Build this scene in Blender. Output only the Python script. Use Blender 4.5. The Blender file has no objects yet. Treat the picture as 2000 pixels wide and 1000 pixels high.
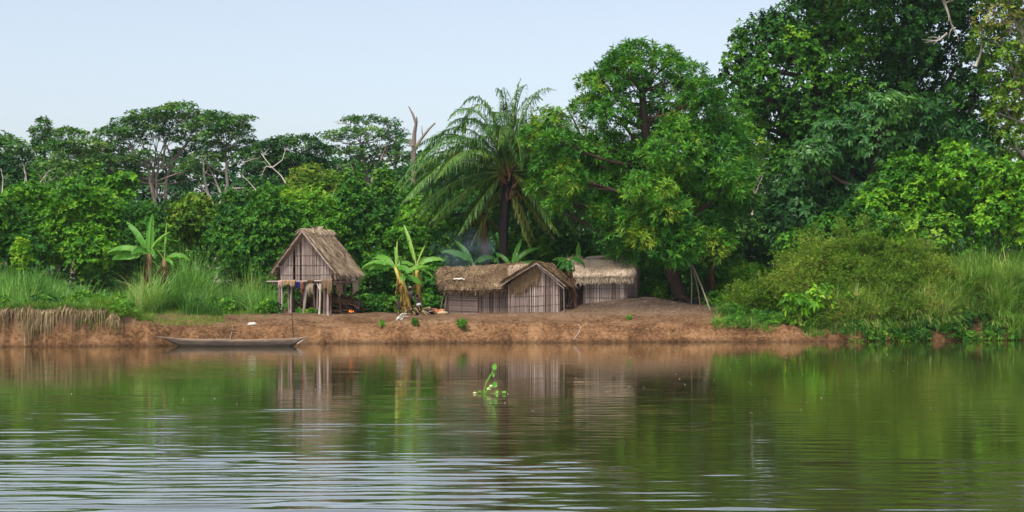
import bpy, math
import numpy as np

R = np.random.default_rng(11)
F, HY, CAMZ = 2800.0, 555.0, 3.4
C = bpy.context.scene.collection
UP = np.array([0., 0., 1.])


def P(px, py, Y):
    """a point at real distance Y seen at photo pixel (px, py)"""
    return np.array([(px - 1000) / F * Y, Y, CAMZ + (HY - py) / F * Y])


def X(px, Y):
    return (px - 1000) / F * Y


def nz(v):
    return v / np.maximum(np.linalg.norm(v, axis=-1, keepdims=True), 1e-9)


def _h(i, j, k, s):
    n = (i.astype(np.int64) * 374761393 + j.astype(np.int64) * 668265263 + k.astype(np.int64) * 2147483647 + s * 1274126177) & 0xffffffff
    n = ((n ^ (n >> 13)) * 1274126177) & 0xffffffff
    n = ((n ^ (n >> 16)) * 2246822519) & 0xffffffff
    return ((n ^ (n >> 15)) & 0xffff) / 65535.0


def vn(p, s=0):
    """smooth value noise 0..1 at N x 3 points"""
    p = np.asarray(p, float)
    f = np.floor(p)
    t = p - f
    t = t * t * (3 - 2 * t)
    i, j, k = f[..., 0], f[..., 1], f[..., 2]
    out = 0
    for a in (0, 1):
        for b in (0, 1):
            for c in (0, 1):
                w = (t[..., 0] if a else 1 - t[..., 0]) * (t[..., 1] if b else 1 - t[..., 1]) * (t[..., 2] if c else 1 - t[..., 2])
                out = out + w * _h(i + a, j + b, k + c, s)
    return out


def fbm(x, y, sc, s=0, o=4):
    r, a, tot = 0, 1, 0
    for q in range(o):
        r = r + a * (vn(np.stack([x * sc, y * sc, np.full_like(x, q * 7.3)], -1), s + q) - .5)
        tot += a
        a *= .5
        sc *= 2.1
    return r / tot


# ------------------------------------------------------------------ mesh building
class MB:
    def __init__(s):
        s.v, s.f, s.n, s.t, s.c = [], [], [], [], 0

    def add(s, v, f, t=.5):
        v = np.asarray(v, float).reshape(-1, 3)
        f = np.asarray(f, int)
        s.v.append(v)
        s.f.append((f + s.c).ravel())
        s.n.append(np.full(len(f), f.shape[1]))
        s.t.append(np.broadcast_to(np.asarray(t, float), (len(v),)))
        s.c += len(v)

    def build(s, name, mat, parent=None, loc=None, smooth=False):
        me = bpy.data.meshes.new(name)
        v = np.concatenate(s.v)
        o0 = np.zeros(3)
        if parent is not None:
            q = parent
            while q is not None:
                o0 = o0 + np.array(q.location)
                q = q.parent
        elif loc is not None:
            o0 = np.array(loc, float)
        v = v - o0
        fl = np.concatenate(s.f)
        n = np.concatenate(s.n)
        me.vertices.add(len(v))
        me.vertices.foreach_set('co', v.astype(np.float32).ravel())
        me.loops.add(len(fl))
        me.loops.foreach_set('vertex_index', fl.astype(np.int32))
        me.polygons.add(len(n))
        st = np.concatenate([[0], np.cumsum(n)[:-1]])
        me.polygons.foreach_set('loop_start', st.astype(np.int32))
        me.polygons.foreach_set('use_smooth', np.full(len(n), smooth))
        at = me.attributes.new('tint', 'FLOAT', 'POINT')
        at.data.foreach_set('value', np.concatenate(s.t).astype(np.float32))
        me.update(calc_edges=True)
        me.materials.append(mat)
        o = bpy.data.objects.new(name, me)
        C.objects.link(o)
        if parent is not None:
            o.parent = parent
        elif loc is not None:
            o.location = loc
        return o


def tag(o, label, cat, group=None):
    o['label'] = label
    o['category'] = cat
    if group:
        o['group'] = group
    return o


def kind(o, k):
    o['kind'] = k
    return o


def thing(name, label, cat, loc, group=None):
    o = bpy.data.objects.new(name, None)
    o.empty_display_size = .3
    C.objects.link(o)
    o.location = [float(q) for q in loc]
    return tag(o, label, cat, group)


def copy_tree(o, parent=None):
    c = o.copy()
    C.objects.link(c)
    if parent is not None:
        c.parent = parent
    for ch in list(o.children):
        copy_tree(ch, c)
    return c


def tube(mb, pts, rad, sides=6, t=.5, cap=True, jit=0.0):
    pts = np.asarray(pts, float)
    n = len(pts)
    rad = np.broadcast_to(np.asarray(rad, float), (n,))
    d = np.gradient(pts, axis=0)
    d = nz(d)
    ref = np.array([0, 0, 1.]) if abs(d[0][2]) < .9 else np.array([1., 0, 0])
    s = nz(np.cross(d, ref))
    u = np.cross(s, d)
    a = np.arange(sides) / sides * 2 * math.pi
    v = pts[:, None] + rad[:, None, None] * (np.cos(a)[None, :, None] * s[:, None] + np.sin(a)[None, :, None] * u[:, None])
    if jit:
        v = v + R.normal(0, jit, v.shape) * rad[:, None, None]
    v = v.reshape(-1, 3)
    i = np.arange(n - 1)[:, None] * sides
    j = np.arange(sides)[None]
    k = (j + 1) % sides
    f = np.stack([i + j, i + k, i + sides + k, i + sides + j], -1).reshape(-1, 4)
    mb.add(v, f, t)
    if cap:
        b = mb.c - len(v)
        for off in (0, (n - 1) * sides):
            ring = np.arange(sides) + off
            if sides > 3:
                q = [[ring[0], ring[x], ring[x + 1]] for x in range(1, sides - 1)]
            else:
                q = [ring]
            mb.f.append((np.array(q) + b).ravel())
            mb.n.append(np.full(len(q), 3))


def bez(a, b, sag=0., n=6, side=None, amt=0.):
    a, b = np.asarray(a, float), np.asarray(b, float)
    t = np.linspace(0, 1, n)[:, None]
    p = a + (b - a) * t
    p[:, 2] += (4 * t * (1 - t))[:, 0] * sag
    if side is not None:
        p = p + 4 * t * (1 - t) * np.asarray(side) * amt
    return p


def box(mb, c, s, t=.5, rz=0., ry=0.):
    v = np.array([[x, y, z] for x in (-.5, .5) for y in (-.5, .5) for z in (-.5, .5)]) * np.asarray(s)
    if ry:
        cy, sy = math.cos(ry), math.sin(ry)
        v = v @ np.array([[cy, 0, -sy], [0, 1, 0], [sy, 0, cy]])
    if rz:
        cz, sz = math.cos(rz), math.sin(rz)
        v = v @ np.array([[cz, sz, 0], [-sz, cz, 0], [0, 0, 1]])
    mb.add(v + np.asarray(c), [[0, 1, 3, 2], [4, 6, 7, 5], [0, 4, 5, 1], [2, 3, 7, 6], [0, 2, 6, 4], [1, 5, 7, 3]], t)


def blob(mb, c, r, t=.5, n=10, m=7, lump=.15, seed=0):
    th = np.linspace(0, math.pi, m)
    ph = np.arange(n) / n * 2 * math.pi
    T, H = np.meshgrid(th, ph, indexing='ij')
    d = np.stack([np.sin(T) * np.cos(H), np.sin(T) * np.sin(H), np.cos(T)], -1)
    k = 1 + lump * (vn(d * 2.3 + seed * 3.7, seed) - .5) * 2
    v = (np.asarray(c) + d * k[..., None] * np.asarray(r)).reshape(-1, 3)
    i = np.arange(m - 1)[:, None] * n
    j = np.arange(n)[None]
    q = (j + 1) % n
    mb.add(v, np.stack([i + j, i + n + j, i + n + q, i + q], -1).reshape(-1, 4), t)


def leaf(mb, pos, ax, nr, L, W, t, fold=.12, droop=.0):
    """N folded leaves"""
    n = len(pos)
    L = np.broadcast_to(np.asarray(L, float), (n,))[:, None]
    W = np.broadcast_to(np.asarray(W, float), (n,))[:, None]
    ax = nz(ax)
    sd = nz(np.cross(ax, nr))
    n2 = np.cross(sd, ax)
    v = np.empty((n, 4, 3))
    v[:, 0] = pos
    v[:, 1] = pos + ax * L * .45 + sd * W * .5 + n2 * W * fold
    v[:, 2] = pos + ax * L - UP * L * droop
    v[:, 3] = pos + ax * L * .45 - sd * W * .5 + n2 * W * fold
    i = np.arange(n)[:, None] * 4
    f = np.concatenate([i + np.array([[0, 1, 2]]), i + np.array([[0, 2, 3]])], 0)
    mb.add(v.reshape(-1, 3), f, np.repeat(np.broadcast_to(t, (n,)), 4))


def blades(mb, base, h, w, az, lean, t, curl=1.6, segs=4):
    """N grass blades, curved strips; lean = horizontal reach as a share of h"""
    n = len(base)
    s = np.linspace(0, 1, segs + 1)
    dr = np.stack([np.cos(az), np.sin(az), np.zeros(n)], -1)
    h = np.broadcast_to(h, (n,))
    lean = np.broadcast_to(lean, (n,))
    w = np.broadcast_to(w, (n,))
    hor = (lean * h)[:, None] * s[None] ** curl
    ver = h[:, None] * (s[None] - .35 * np.clip(lean, 0, 2)[:, None] * s[None] ** 2.5)
    c = base[:, None] + dr[:, None] * hor[..., None] + UP * ver[..., None]
    a2 = az + math.pi / 2 + R.normal(0, .6, n)
    sd = np.stack([np.cos(a2), np.sin(a2), np.zeros(n)], -1)
    ww = (w[:, None] * (1 - s[None] ** 2 * .9) * .5)[..., None]
    v = np.stack([c - sd[:, None] * ww, c + sd[:, None] * ww], 2).reshape(-1, 3)
    k = (segs + 1) * 2
    i = np.arange(n)[:, None, None] * k + np.arange(segs)[None, :, None] * 2
    f = (i + np.array([0, 1, 3, 2])).reshape(-1, 4)
    mb.add(v, f, np.repeat(np.broadcast_to(t, (n,)), k))


# ------------------------------------------------------------------ crowns
def sub_lobes(lb, n, ratio, rng, push=.75, flat=1.):
    out = [lb]
    for q in range(n):
        d = nz(rng.normal(size=(len(lb), 3)))
        d[:, 2] = np.abs(d[:, 2]) * np.where(rng.random(len(lb)) < .75, 1, -1)
        k = ratio * rng.uniform(.7, 1.25, len(lb))[:, None]
        c = lb[:, :3] + d * lb[:, 3:] * push
        out.append(np.concatenate([c, lb[:, 3:] * k * np.array([1, 1, flat])], 1))
    return np.concatenate(out)


CV = 1.9


def crown(mb, lb, L, W, cover=2., rng=R, K=6, out=.6, up=.5, spread=(.7, 1.5), droop=.25, tv=.16, lt=.19, shell=.55, back=.55,
          fold=.12, rough=.95, tbase=.5, ldroop=.1, cz=None):
    """fill the lobes (N x 6: centre, radii) with rosettes of leaves"""
    ps, ds, ts = [], [], []
    for c in lb:
        r = (c[3] * c[4] * c[5]) ** (1 / 3)
        cv = cover if cz is None else cover * np.interp(c[2], (cz[0], cz[2]), (cz[1], cz[3]))
        m = int(CV * cv * 2 * math.pi * r * r / (.5 * L * W) / K) + 2
        d = nz(rng.normal(size=(m, 3)))
        keep = (d[:, 2] > -.45) | (rng.random(m) < .45)
        keep &= (d[:, 1] < .35) | (rng.random(m) < back)
        d = d[keep]
        m = len(d)
        rr = shell + (1 - shell) * np.sqrt(rng.random(m))
        rr *= 1 - rough * .5 + rough * vn(d * 2.4 + c[:3] * .37, 5)
        ps.append(c[:3] + d * rr[:, None] * c[3:])
        ds.append(d)
        ts.append(np.full(m, tbase + rng.normal(0, lt)))
    p, d, t = np.concatenate(ps), np.concatenate(ds), np.concatenate(ts)
    ins = np.zeros(len(p), bool)
    for c in lb:
        ins |= (((p - c[:3]) / c[3:]) ** 2).sum(1) < .3
    keep = ~ins | (rng.random(len(p)) < .2)
    p, d, t = p[keep], d[keep], t[keep]
    n = len(p)
    o = nz(d * out + UP * up + rng.normal(0, .3, (n, 3)))
    ref = nz(rng.normal(size=(n, 3)))
    a = nz(np.cross(o, ref))
    b = np.cross(o, a)
    sz = rng.uniform(.5, 1.4, n)
    tt = t + rng.normal(0, tv * .6, n)
    for k in range(K):
        an = k / K * 2 * math.pi + rng.normal(0, .35, n)
        el = rng.uniform(*spread, n)
        ax = o * np.cos(el)[:, None] + (a * np.cos(an)[:, None] + b * np.sin(an)[:, None]) * np.sin(el)[:, None]
        ax[:, 2] -= droop
        s2 = sz * rng.uniform(.75, 1.2, n)
        leaf(mb, p + ax * .1 * L, ax, o + rng.normal(0, .25, (n, 3)), L * s2, W * s2, np.clip(tt + rng.normal(0, tv, n), 0, 1), fold, ldroop)


def px_lobes(spec, Y, rng, flat=.85, depth=.5):
    sp = [tuple(s) for s in spec]
    xs = np.array([s[0] for s in sp])
    half = (xs.max() - xs.min()) / 2 / F * Y
    out = []
    for s in sp:
        px, py, r = s[:3]
        fl = s[3] if len(s) > 3 else flat
        dy = s[4] if len(s) > 4 else rng.uniform(-1, 1) * half * depth
        Yd = Y + dy
        c = P(px, py, Yd)
        rw = 1.1 * r / F * Yd
        out.append([*c, rw, rw, rw * fl])
    return np.array(out)


def branches(mb, path, lb, r0, rng, twigs=3, t=.5, sag=.6, rmin=.03, start=.35):
    """limbs from the trunk path to the lobes"""
    path = np.asarray(path, float)
    for c in lb:
        hz = c[2] - rng.uniform(.8, 2.) * c[5]
        z = path[:, 2]
        k = int(np.clip(np.searchsorted(z, hz - .15 * abs(c[0] - path[-1][0])), max(1, int(len(path) * start)), len(path) - 1))
        a = path[k]
        lim = bez(a, c[:3] + np.array([0, 0, .1 * c[5]]), sag * -.12 * np.linalg.norm(c[:3] - a), 7, rng.normal(size=3), .06 * np.linalg.norm(c[:3] - a))
        rr = r0 * (.45 * (1 - k / len(path)) + .22)
        tube(mb, lim, np.linspace(rr, rr * .35, 7), 5, t, False, .06)
        for q in range(twigs):
            s = lim[rng.integers(3, 7)]
            e = c[:3] + nz(rng.normal(size=3)) * c[3:] * .85
            tube(mb, bez(s, e, 0, 4, rng.normal(size=3), .08 * c[3]), np.linspace(rr * .3, rmin * .6, 4), 4, t, False)


# ------------------------------------------------------------------ materials
def new_mat(name):
    m = bpy.data.materials.new(name)
    m.use_nodes = True
    m.node_tree.nodes.clear()
    return m, m.node_tree.nodes, m.node_tree.links


def N(nd, kind, **kw):
    n = nd.new(kind)
    for k, v in kw.items():
        if k.startswith('i_'):
            n.inputs[k[2:].replace('_', ' ')].default_value = v
        else:
            setattr(n, k, v)
    return n


def ramp(nd, stops):
    n = nd.new('ShaderNodeValToRGB')
    e = n.color_ramp.elements
    while len(e) < len(stops):
        e.new(.5)
    for q, (p, c) in zip(e, stops):
        q.position = p
        q.color = (*c, 1)
    return n


def leaf_mat(name, stops, trans=.3, rough=.5, spec=.25, warm=(1.25, 1.2, .5), gain=(.98, 1.16, .7)):
    stops = [(p_, tuple(min(.6, a_ * b_) for a_, b_ in zip(c_, gain))) for p_, c_ in stops]
    m, nd, lk = new_mat(name)
    at = N(nd, 'ShaderNodeAttribute', attribute_name='tint')
    r = ramp(nd, stops)
    lk.new(at.outputs['Fac'], r.inputs[0])
    b = N(nd, 'ShaderNodeBsdfPrincipled', i_Roughness=rough)
    b.inputs['Specular IOR Level'].default_value = spec * .6
    lk.new(r.outputs[0], b.inputs['Base Color'])
    mx = N(nd, 'ShaderNodeMix', data_type='RGBA', blend_type='MULTIPLY')
    mx.inputs[0].default_value = 1
    mx.inputs[7].default_value = (*warm, 1)
    lk.new(r.outputs[0], mx.inputs[6])
    tr = N(nd, 'ShaderNodeBsdfTranslucent')
    lk.new(mx.outputs[2], tr.inputs['Color'])
    ms = N(nd, 'ShaderNodeMixShader')
    ms.inputs[0].default_value = trans * .65
    lk.new(b.outputs[0], ms.inputs[1])
    lk.new(tr.outputs[0], ms.inputs[2])
    o = N(nd, 'ShaderNodeOutputMaterial')
    lk.new(ms.outputs[0], o.inputs['Surface'])
    return m


def fibre_mat(name, stops, scale=(8, 8, 1.2), rough=.85, amt=.5, bump=.02, spec=.15, trans=0.):
    """tinted by the 'tint' attribute and by stretched noise: wood, straw, bark, cloth"""
    m, nd, lk = new_mat(name)
    at = N(nd, 'ShaderNodeAttribute', attribute_name='tint')
    tc = N(nd, 'ShaderNodeTexCoord')
    mp = N(nd, 'ShaderNodeMapping')
    mp.inputs['Scale'].default_value = scale
    lk.new(tc.outputs['Object'], mp.inputs[0])
    no = N(nd, 'ShaderNodeTexNoise', i_Scale=1., i_Detail=5., i_Roughness=.65)
    lk.new(mp.outputs[0], no.inputs['Vector'])
    ma = N(nd, 'ShaderNodeMath', operation='MULTIPLY_ADD')
    ma.inputs[1].default_value = amt
    ma.inputs[2].default_value = -.5 * amt
    lk.new(no.outputs['Fac'], ma.inputs[0])
    ad = N(nd, 'ShaderNodeMath', operation='ADD', use_clamp=True)
    lk.new(ma.outputs[0], ad.inputs[0])
    lk.new(at.outputs['Fac'], ad.inputs[1])
    r = ramp(nd, stops)
    lk.new(ad.outputs[0], r.inputs[0])
    b = N(nd, 'ShaderNodeBsdfPrincipled', i_Roughness=rough)
    b.inputs['Specular IOR Level'].default_value = spec
    lk.new(r.outputs[0], b.inputs['Base Color'])
    if bump:
        bp = N(nd, 'ShaderNodeBump', i_Strength=.6, i_Distance=bump)
        lk.new(no.outputs['Fac'], bp.inputs['Height'])
        lk.new(bp.outputs[0], b.inputs['Normal'])
    o = N(nd, 'ShaderNodeOutputMaterial')
    lk.new(b.outputs[0], o.inputs['Surface'])
    return m


def g(r, gg, b):
    return (r, gg, b)


M = {}
# foliage, real leaf albedos
M['mango'] = leaf_mat('mango_leaf', [(0, g(.014, .06, .012)), (.4, g(.04, .14, .018)), (.7, g(.09, .225, .024)), (1, g(.24, .26, .03))], .3, .42, .28)
M['far'] = leaf_mat('canopy_leaf', [(0, g(.02, .055, .024)), (.45, g(.05, .115, .034)), (.8, g(.1, .18, .04)), (1, g(.18, .2, .06))], .25, .6, .15, gain=(1.2, 1.45, 1.05))
M['fardark'] = leaf_mat('dark_canopy_leaf', [(0, g(.012, .036, .02)), (.5, g(.034, .086, .03)), (1, g(.085, .15, .038))], .22, .6, .15, gain=(.95, 1.25, .85))
M['bright'] = leaf_mat('bright_shrub_leaf', [(0, g(.025, .09, .012)), (.4, g(.075, .205, .018)), (.7, g(.16, .31, .024)), (1, g(.3, .38, .035))], .36, .45, .25)
M['mid'] = leaf_mat('mid_green_leaf', [(0, g(.014, .06, .014)), (.45, g(.045, .145, .02)), (.75, g(.1, .225, .024)), (1, g(.2, .29, .035))], .3, .5, .25)
M['vine'] = leaf_mat('vine_leaf', [(0, g(.008, .034, .01)), (.45, g(.028, .094, .016)), (.75, g(.075, .19, .02)), (1, g(.16, .27, .025))], .28, .5, .22)
M['droop'] = leaf_mat('glossy_dark_leaf', [(0, g(.011, .045, .018)), (.5, g(.03, .095, .028)), (1, g(.08, .17, .045))], .2, .38, .32, (1.1, 1.2, .6))
M['olive'] = leaf_mat('olive_leaf', [(0, g(.04, .09, .012)), (.45, g(.115, .2, .022)), (.8, g(.22, .29, .035)), (1, g(.32, .24, .08))], .3, .6, .15, gain=(.92, 1.08, .85))
M['palm'] = leaf_mat('palm_leaflet', [(0, g(.024, .068, .026)), (.5, g(.06, .135, .036)), (.8, g(.13, .2, .04)), (1, g(.24, .19, .07))], .24, .38, .4)
M['banana'] = leaf_mat('banana_leaf', [(0, g(.03, .11, .02)), (.5, g(.075, .2, .025)), (.85, g(.17, .31, .05)), (1, g(.3, .36, .1))], .38, .4, .35, gain=(1.15, 1.25, 1.))
M['grass'] = leaf_mat('grass_blade', [(0, g(.045, .11, .025)), (.5, g(.1, .23, .04)), (.8, g(.2, .35, .09)), (1, g(.4, .36, .17))], .3, .5, .3, gain=(1.15, 1.25, 1.))
M['lawn'] = leaf_mat('short_grass', [(0, g(.05, .12, .015)), (.5, g(.13, .24, .025)), (1, g(.3, .3, .1))], .3, .6, .2, gain=(1.15, 1.25, 1.))
M['reed'] = leaf_mat('reed_blade', [(0, g(.05, .12, .02)), (.5, g(.13, .24, .04)), (.8, g(.22, .32, .07)), (1, g(.42, .36, .17))], .32, .5, .3, gain=(1.15, 1.25, 1.))
M['dry'] = leaf_mat('dry_grass', [(0, g(.1, .065, .035)), (.5, g(.27, .19, .1)), (1, g(.46, .36, .21))], .2, .8, .1, (1, 1, .9), (1, 1, 1))
M['hyacinth'] = leaf_mat('hyacinth_leaf', [(0, g(.2, .14, .03)), (.4, g(.06, .2, .02)), (.8, g(.17, .36, .05)), (1, g(.5, .6, .3))], .35, .35, .4, gain=(1.15, 1.25, 1.))
# timber, straw, soil
M['bark'] = fibre_mat('brown_bark', [(0, g(.025, .017, .012)), (.5, g(.085, .055, .038)), (1, g(.2, .15, .11))], (6, 6, 1.5), bump=.05)
M['palebark'] = fibre_mat('pale_bark', [(0, g(.1, .075, .06)), (.5, g(.25, .2, .16)), (1, g(.48, .42, .36))], (3, 3, .8), bump=.03)
M['palmbark'] = fibre_mat('sooty_palm_bark', [(0, g(.008, .007, .008)), (.5, g(.022, .018, .017)), (1, g(.07, .05, .04))], (3, 3, 9), bump=.05)
M['pole'] = fibre_mat('weathered_pole', [(0, g(.045, .028, .024)), (.35, g(.155, .104, .086)), (.7, g(.3, .228, .195)), (1, g(.5, .41, .36))], (30, 30, 3), amt=.4, bump=.01)
M['thatch'] = fibre_mat('brown_thatch', [(0, g(.05, .03, .016)), (.4, g(.16, .102, .055)), (.75, g(.3, .21, .12)), (1, g(.48, .38, .25))], (9, 9, 9), bump=.03)
M['palethatch'] = fibre_mat('pale_thatch', [(0, g(.08, .053, .034)), (.4, g(.25, .178, .112)), (.75, g(.43, .325, .22)), (1, g(.63, .5, .37))], (9, 9, 9), bump=.03)
M['stem'] = fibre_mat('banana_stem', [(0, g(.1, .05, .015)), (.5, g(.4, .27, .06)), (1, g(.5, .45, .12))], (14, 14, 1.5), bump=.02, rough=.6)
M['husk'] = fibre_mat('dry_banana_husk', [(0, g(.04, .02, .012)), (.5, g(.15, .075, .04)), (1, g(.3, .19, .1))], (14, 14, 2), bump=.04)
M['canoe'] = fibre_mat('old_canoe_wood', [(0, g(.02, .016, .014)), (.45, g(.07, .052, .04)), (.75, g(.17, .12, .085)), (1, g(.36, .27, .19))], (1.2, 9, 9), bump=.012, rough=.75)
M['white'] = fibre_mat('bleached_wood', [(0, g(.25, .22, .18)), (1, g(.62, .58, .5))], (9, 9, 9), bump=.01)


def plain(name, c, rough=.85, amt=.25, sc=25., spec=.2):
    d = tuple(q * (1 - amt) for q in c)
    l = tuple(min(1, q * (1 + amt)) for q in c)
    return fibre_mat(name, [(0, d), (1, l)], (sc, sc, sc), rough, .9, .004, spec)


M['skin'] = plain('dark_brown_skin', (.035, .018, .013), .5, .15, 12, .4)
M['hair'] = plain('black_hair', (.008, .007, .007), .9)


def soil_mat():
    m, nd, lk = new_mat('red_brown_soil')
    tc = N(nd, 'ShaderNodeTexCoord')
    sx = N(nd, 'ShaderNodeSeparateXYZ')
    lk.new(tc.outputs['Object'], sx.inputs[0])
    n1 = N(nd, 'ShaderNodeTexNoise', i_Scale=.55, i_Detail=6., i_Roughness=.62)
    n2 = N(nd, 'ShaderNodeTexNoise', i_Scale=5., i_Detail=7., i_Roughness=.72)
    n3 = N(nd, 'ShaderNodeTexNoise', i_Scale=26., i_Detail=4., i_Roughness=.7)
    for n in (n1, n2, n3):
        lk.new(tc.outputs['Object'], n.inputs['Vector'])
    face = ramp(nd, [(.34, g(.05, .026, .012)), (.44, g(.125, .062, .028)), (.53, g(.25, .132, .062)), (.66, g(.4, .24, .13))])
    top = ramp(nd, [(.34, g(.07, .046, .03)), (.5, g(.165, .105, .064)), (.66, g(.31, .21, .135))])
    mixn = N(nd, 'ShaderNodeMath', operation='MULTIPLY_ADD')
    mixn.inputs[1].default_value = .55
    lk.new(n2.outputs['Fac'], mixn.inputs[0])
    m2 = N(nd, 'ShaderNodeMath', operation='MULTIPLY')
    m2.inputs[1].default_value = .45
    lk.new(n1.outputs['Fac'], m2.inputs[0])
    lk.new(m2.outputs[0], mixn.inputs[2])
    lk.new(mixn.outputs[0], face.inputs[0])
    lk.new(mixn.outputs[0], top.inputs[0])
    zz = N(nd, 'ShaderNodeMath', operation='ADD')
    w = N(nd, 'ShaderNodeMath', operation='MULTIPLY_ADD')
    w.inputs[1].default_value = .9
    w.inputs[2].default_value = -.45
    lk.new(n1.outputs['Fac'], w.inputs[0])
    lk.new(sx.outputs['Z'], zz.inputs[0])
    lk.new(w.outputs[0], zz.inputs[1])
    mr = N(nd, 'ShaderNodeMapRange', clamp=True)
    mr.inputs['From Min'].default_value = .95
    mr.inputs['From Max'].default_value = 1.75
    lk.new(zz.outputs[0], mr.inputs['Value'])
    mx = N(nd, 'ShaderNodeMix', data_type='RGBA')
    lk.new(mr.outputs[0], mx.inputs[0])
    lk.new(face.outputs[0], mx.inputs[6])
    lk.new(top.outputs[0], mx.inputs[7])
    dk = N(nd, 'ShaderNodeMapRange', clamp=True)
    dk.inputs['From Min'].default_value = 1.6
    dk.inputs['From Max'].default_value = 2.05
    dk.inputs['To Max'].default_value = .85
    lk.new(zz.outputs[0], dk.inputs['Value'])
    dark = ramp(nd, [(.36, g(.02, .014, .011)), (.5, g(.062, .043, .032)), (.66, g(.15, .108, .078))])  # brown of the higher soil, with the mango's shade put into the colour
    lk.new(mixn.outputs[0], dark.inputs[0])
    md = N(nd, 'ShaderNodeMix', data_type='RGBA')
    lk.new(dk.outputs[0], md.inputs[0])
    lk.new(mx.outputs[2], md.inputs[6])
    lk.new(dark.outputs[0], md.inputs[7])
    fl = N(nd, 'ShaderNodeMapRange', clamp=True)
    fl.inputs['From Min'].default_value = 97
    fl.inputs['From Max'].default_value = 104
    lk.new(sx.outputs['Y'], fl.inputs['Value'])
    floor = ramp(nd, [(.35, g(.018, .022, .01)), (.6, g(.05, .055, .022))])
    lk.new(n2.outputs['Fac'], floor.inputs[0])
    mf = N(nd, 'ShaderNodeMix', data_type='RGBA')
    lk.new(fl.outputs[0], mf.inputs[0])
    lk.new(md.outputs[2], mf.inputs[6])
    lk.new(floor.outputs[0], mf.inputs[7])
    # wet rim just above the water
    wet = N(nd, 'ShaderNodeMapRange', clamp=True)
    wet.inputs['From Min'].default_value = .03
    wet.inputs['From Max'].default_value = .3
    wet.inputs['To Min'].default_value = .42
    wet.inputs['To Max'].default_value = 1.
    lk.new(sx.outputs['Z'], wet.inputs['Value'])
    mw = N(nd, 'ShaderNodeMix', data_type='RGBA', blend_type='MULTIPLY')
    mw.inputs[0].default_value = 1
    lk.new(mf.outputs[2], mw.inputs[6])
    lk.new(wet.outputs[0], mw.inputs[7])
    b = N(nd, 'ShaderNodeBsdfPrincipled', i_Roughness=.95)
    b.inputs['Specular IOR Level'].default_value = .1
    lk.new(mw.outputs[2], b.inputs['Base Color'])
    bp = N(nd, 'ShaderNodeBump', i_Strength=1., i_Distance=.12)
    bq = N(nd, 'ShaderNodeBump', i_Strength=.9, i_Distance=.04)
    lk.new(n2.outputs['Fac'], bp.inputs['Height'])
    lk.new(n3.outputs['Fac'], bq.inputs['Height'])
    lk.new(bp.outputs[0], bq.inputs['Normal'])
    lk.new(bq.outputs[0], b.inputs['Normal'])
    o = N(nd, 'ShaderNodeOutputMaterial')
    lk.new(b.outputs[0], o.inputs['Surface'])
    return m


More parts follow.
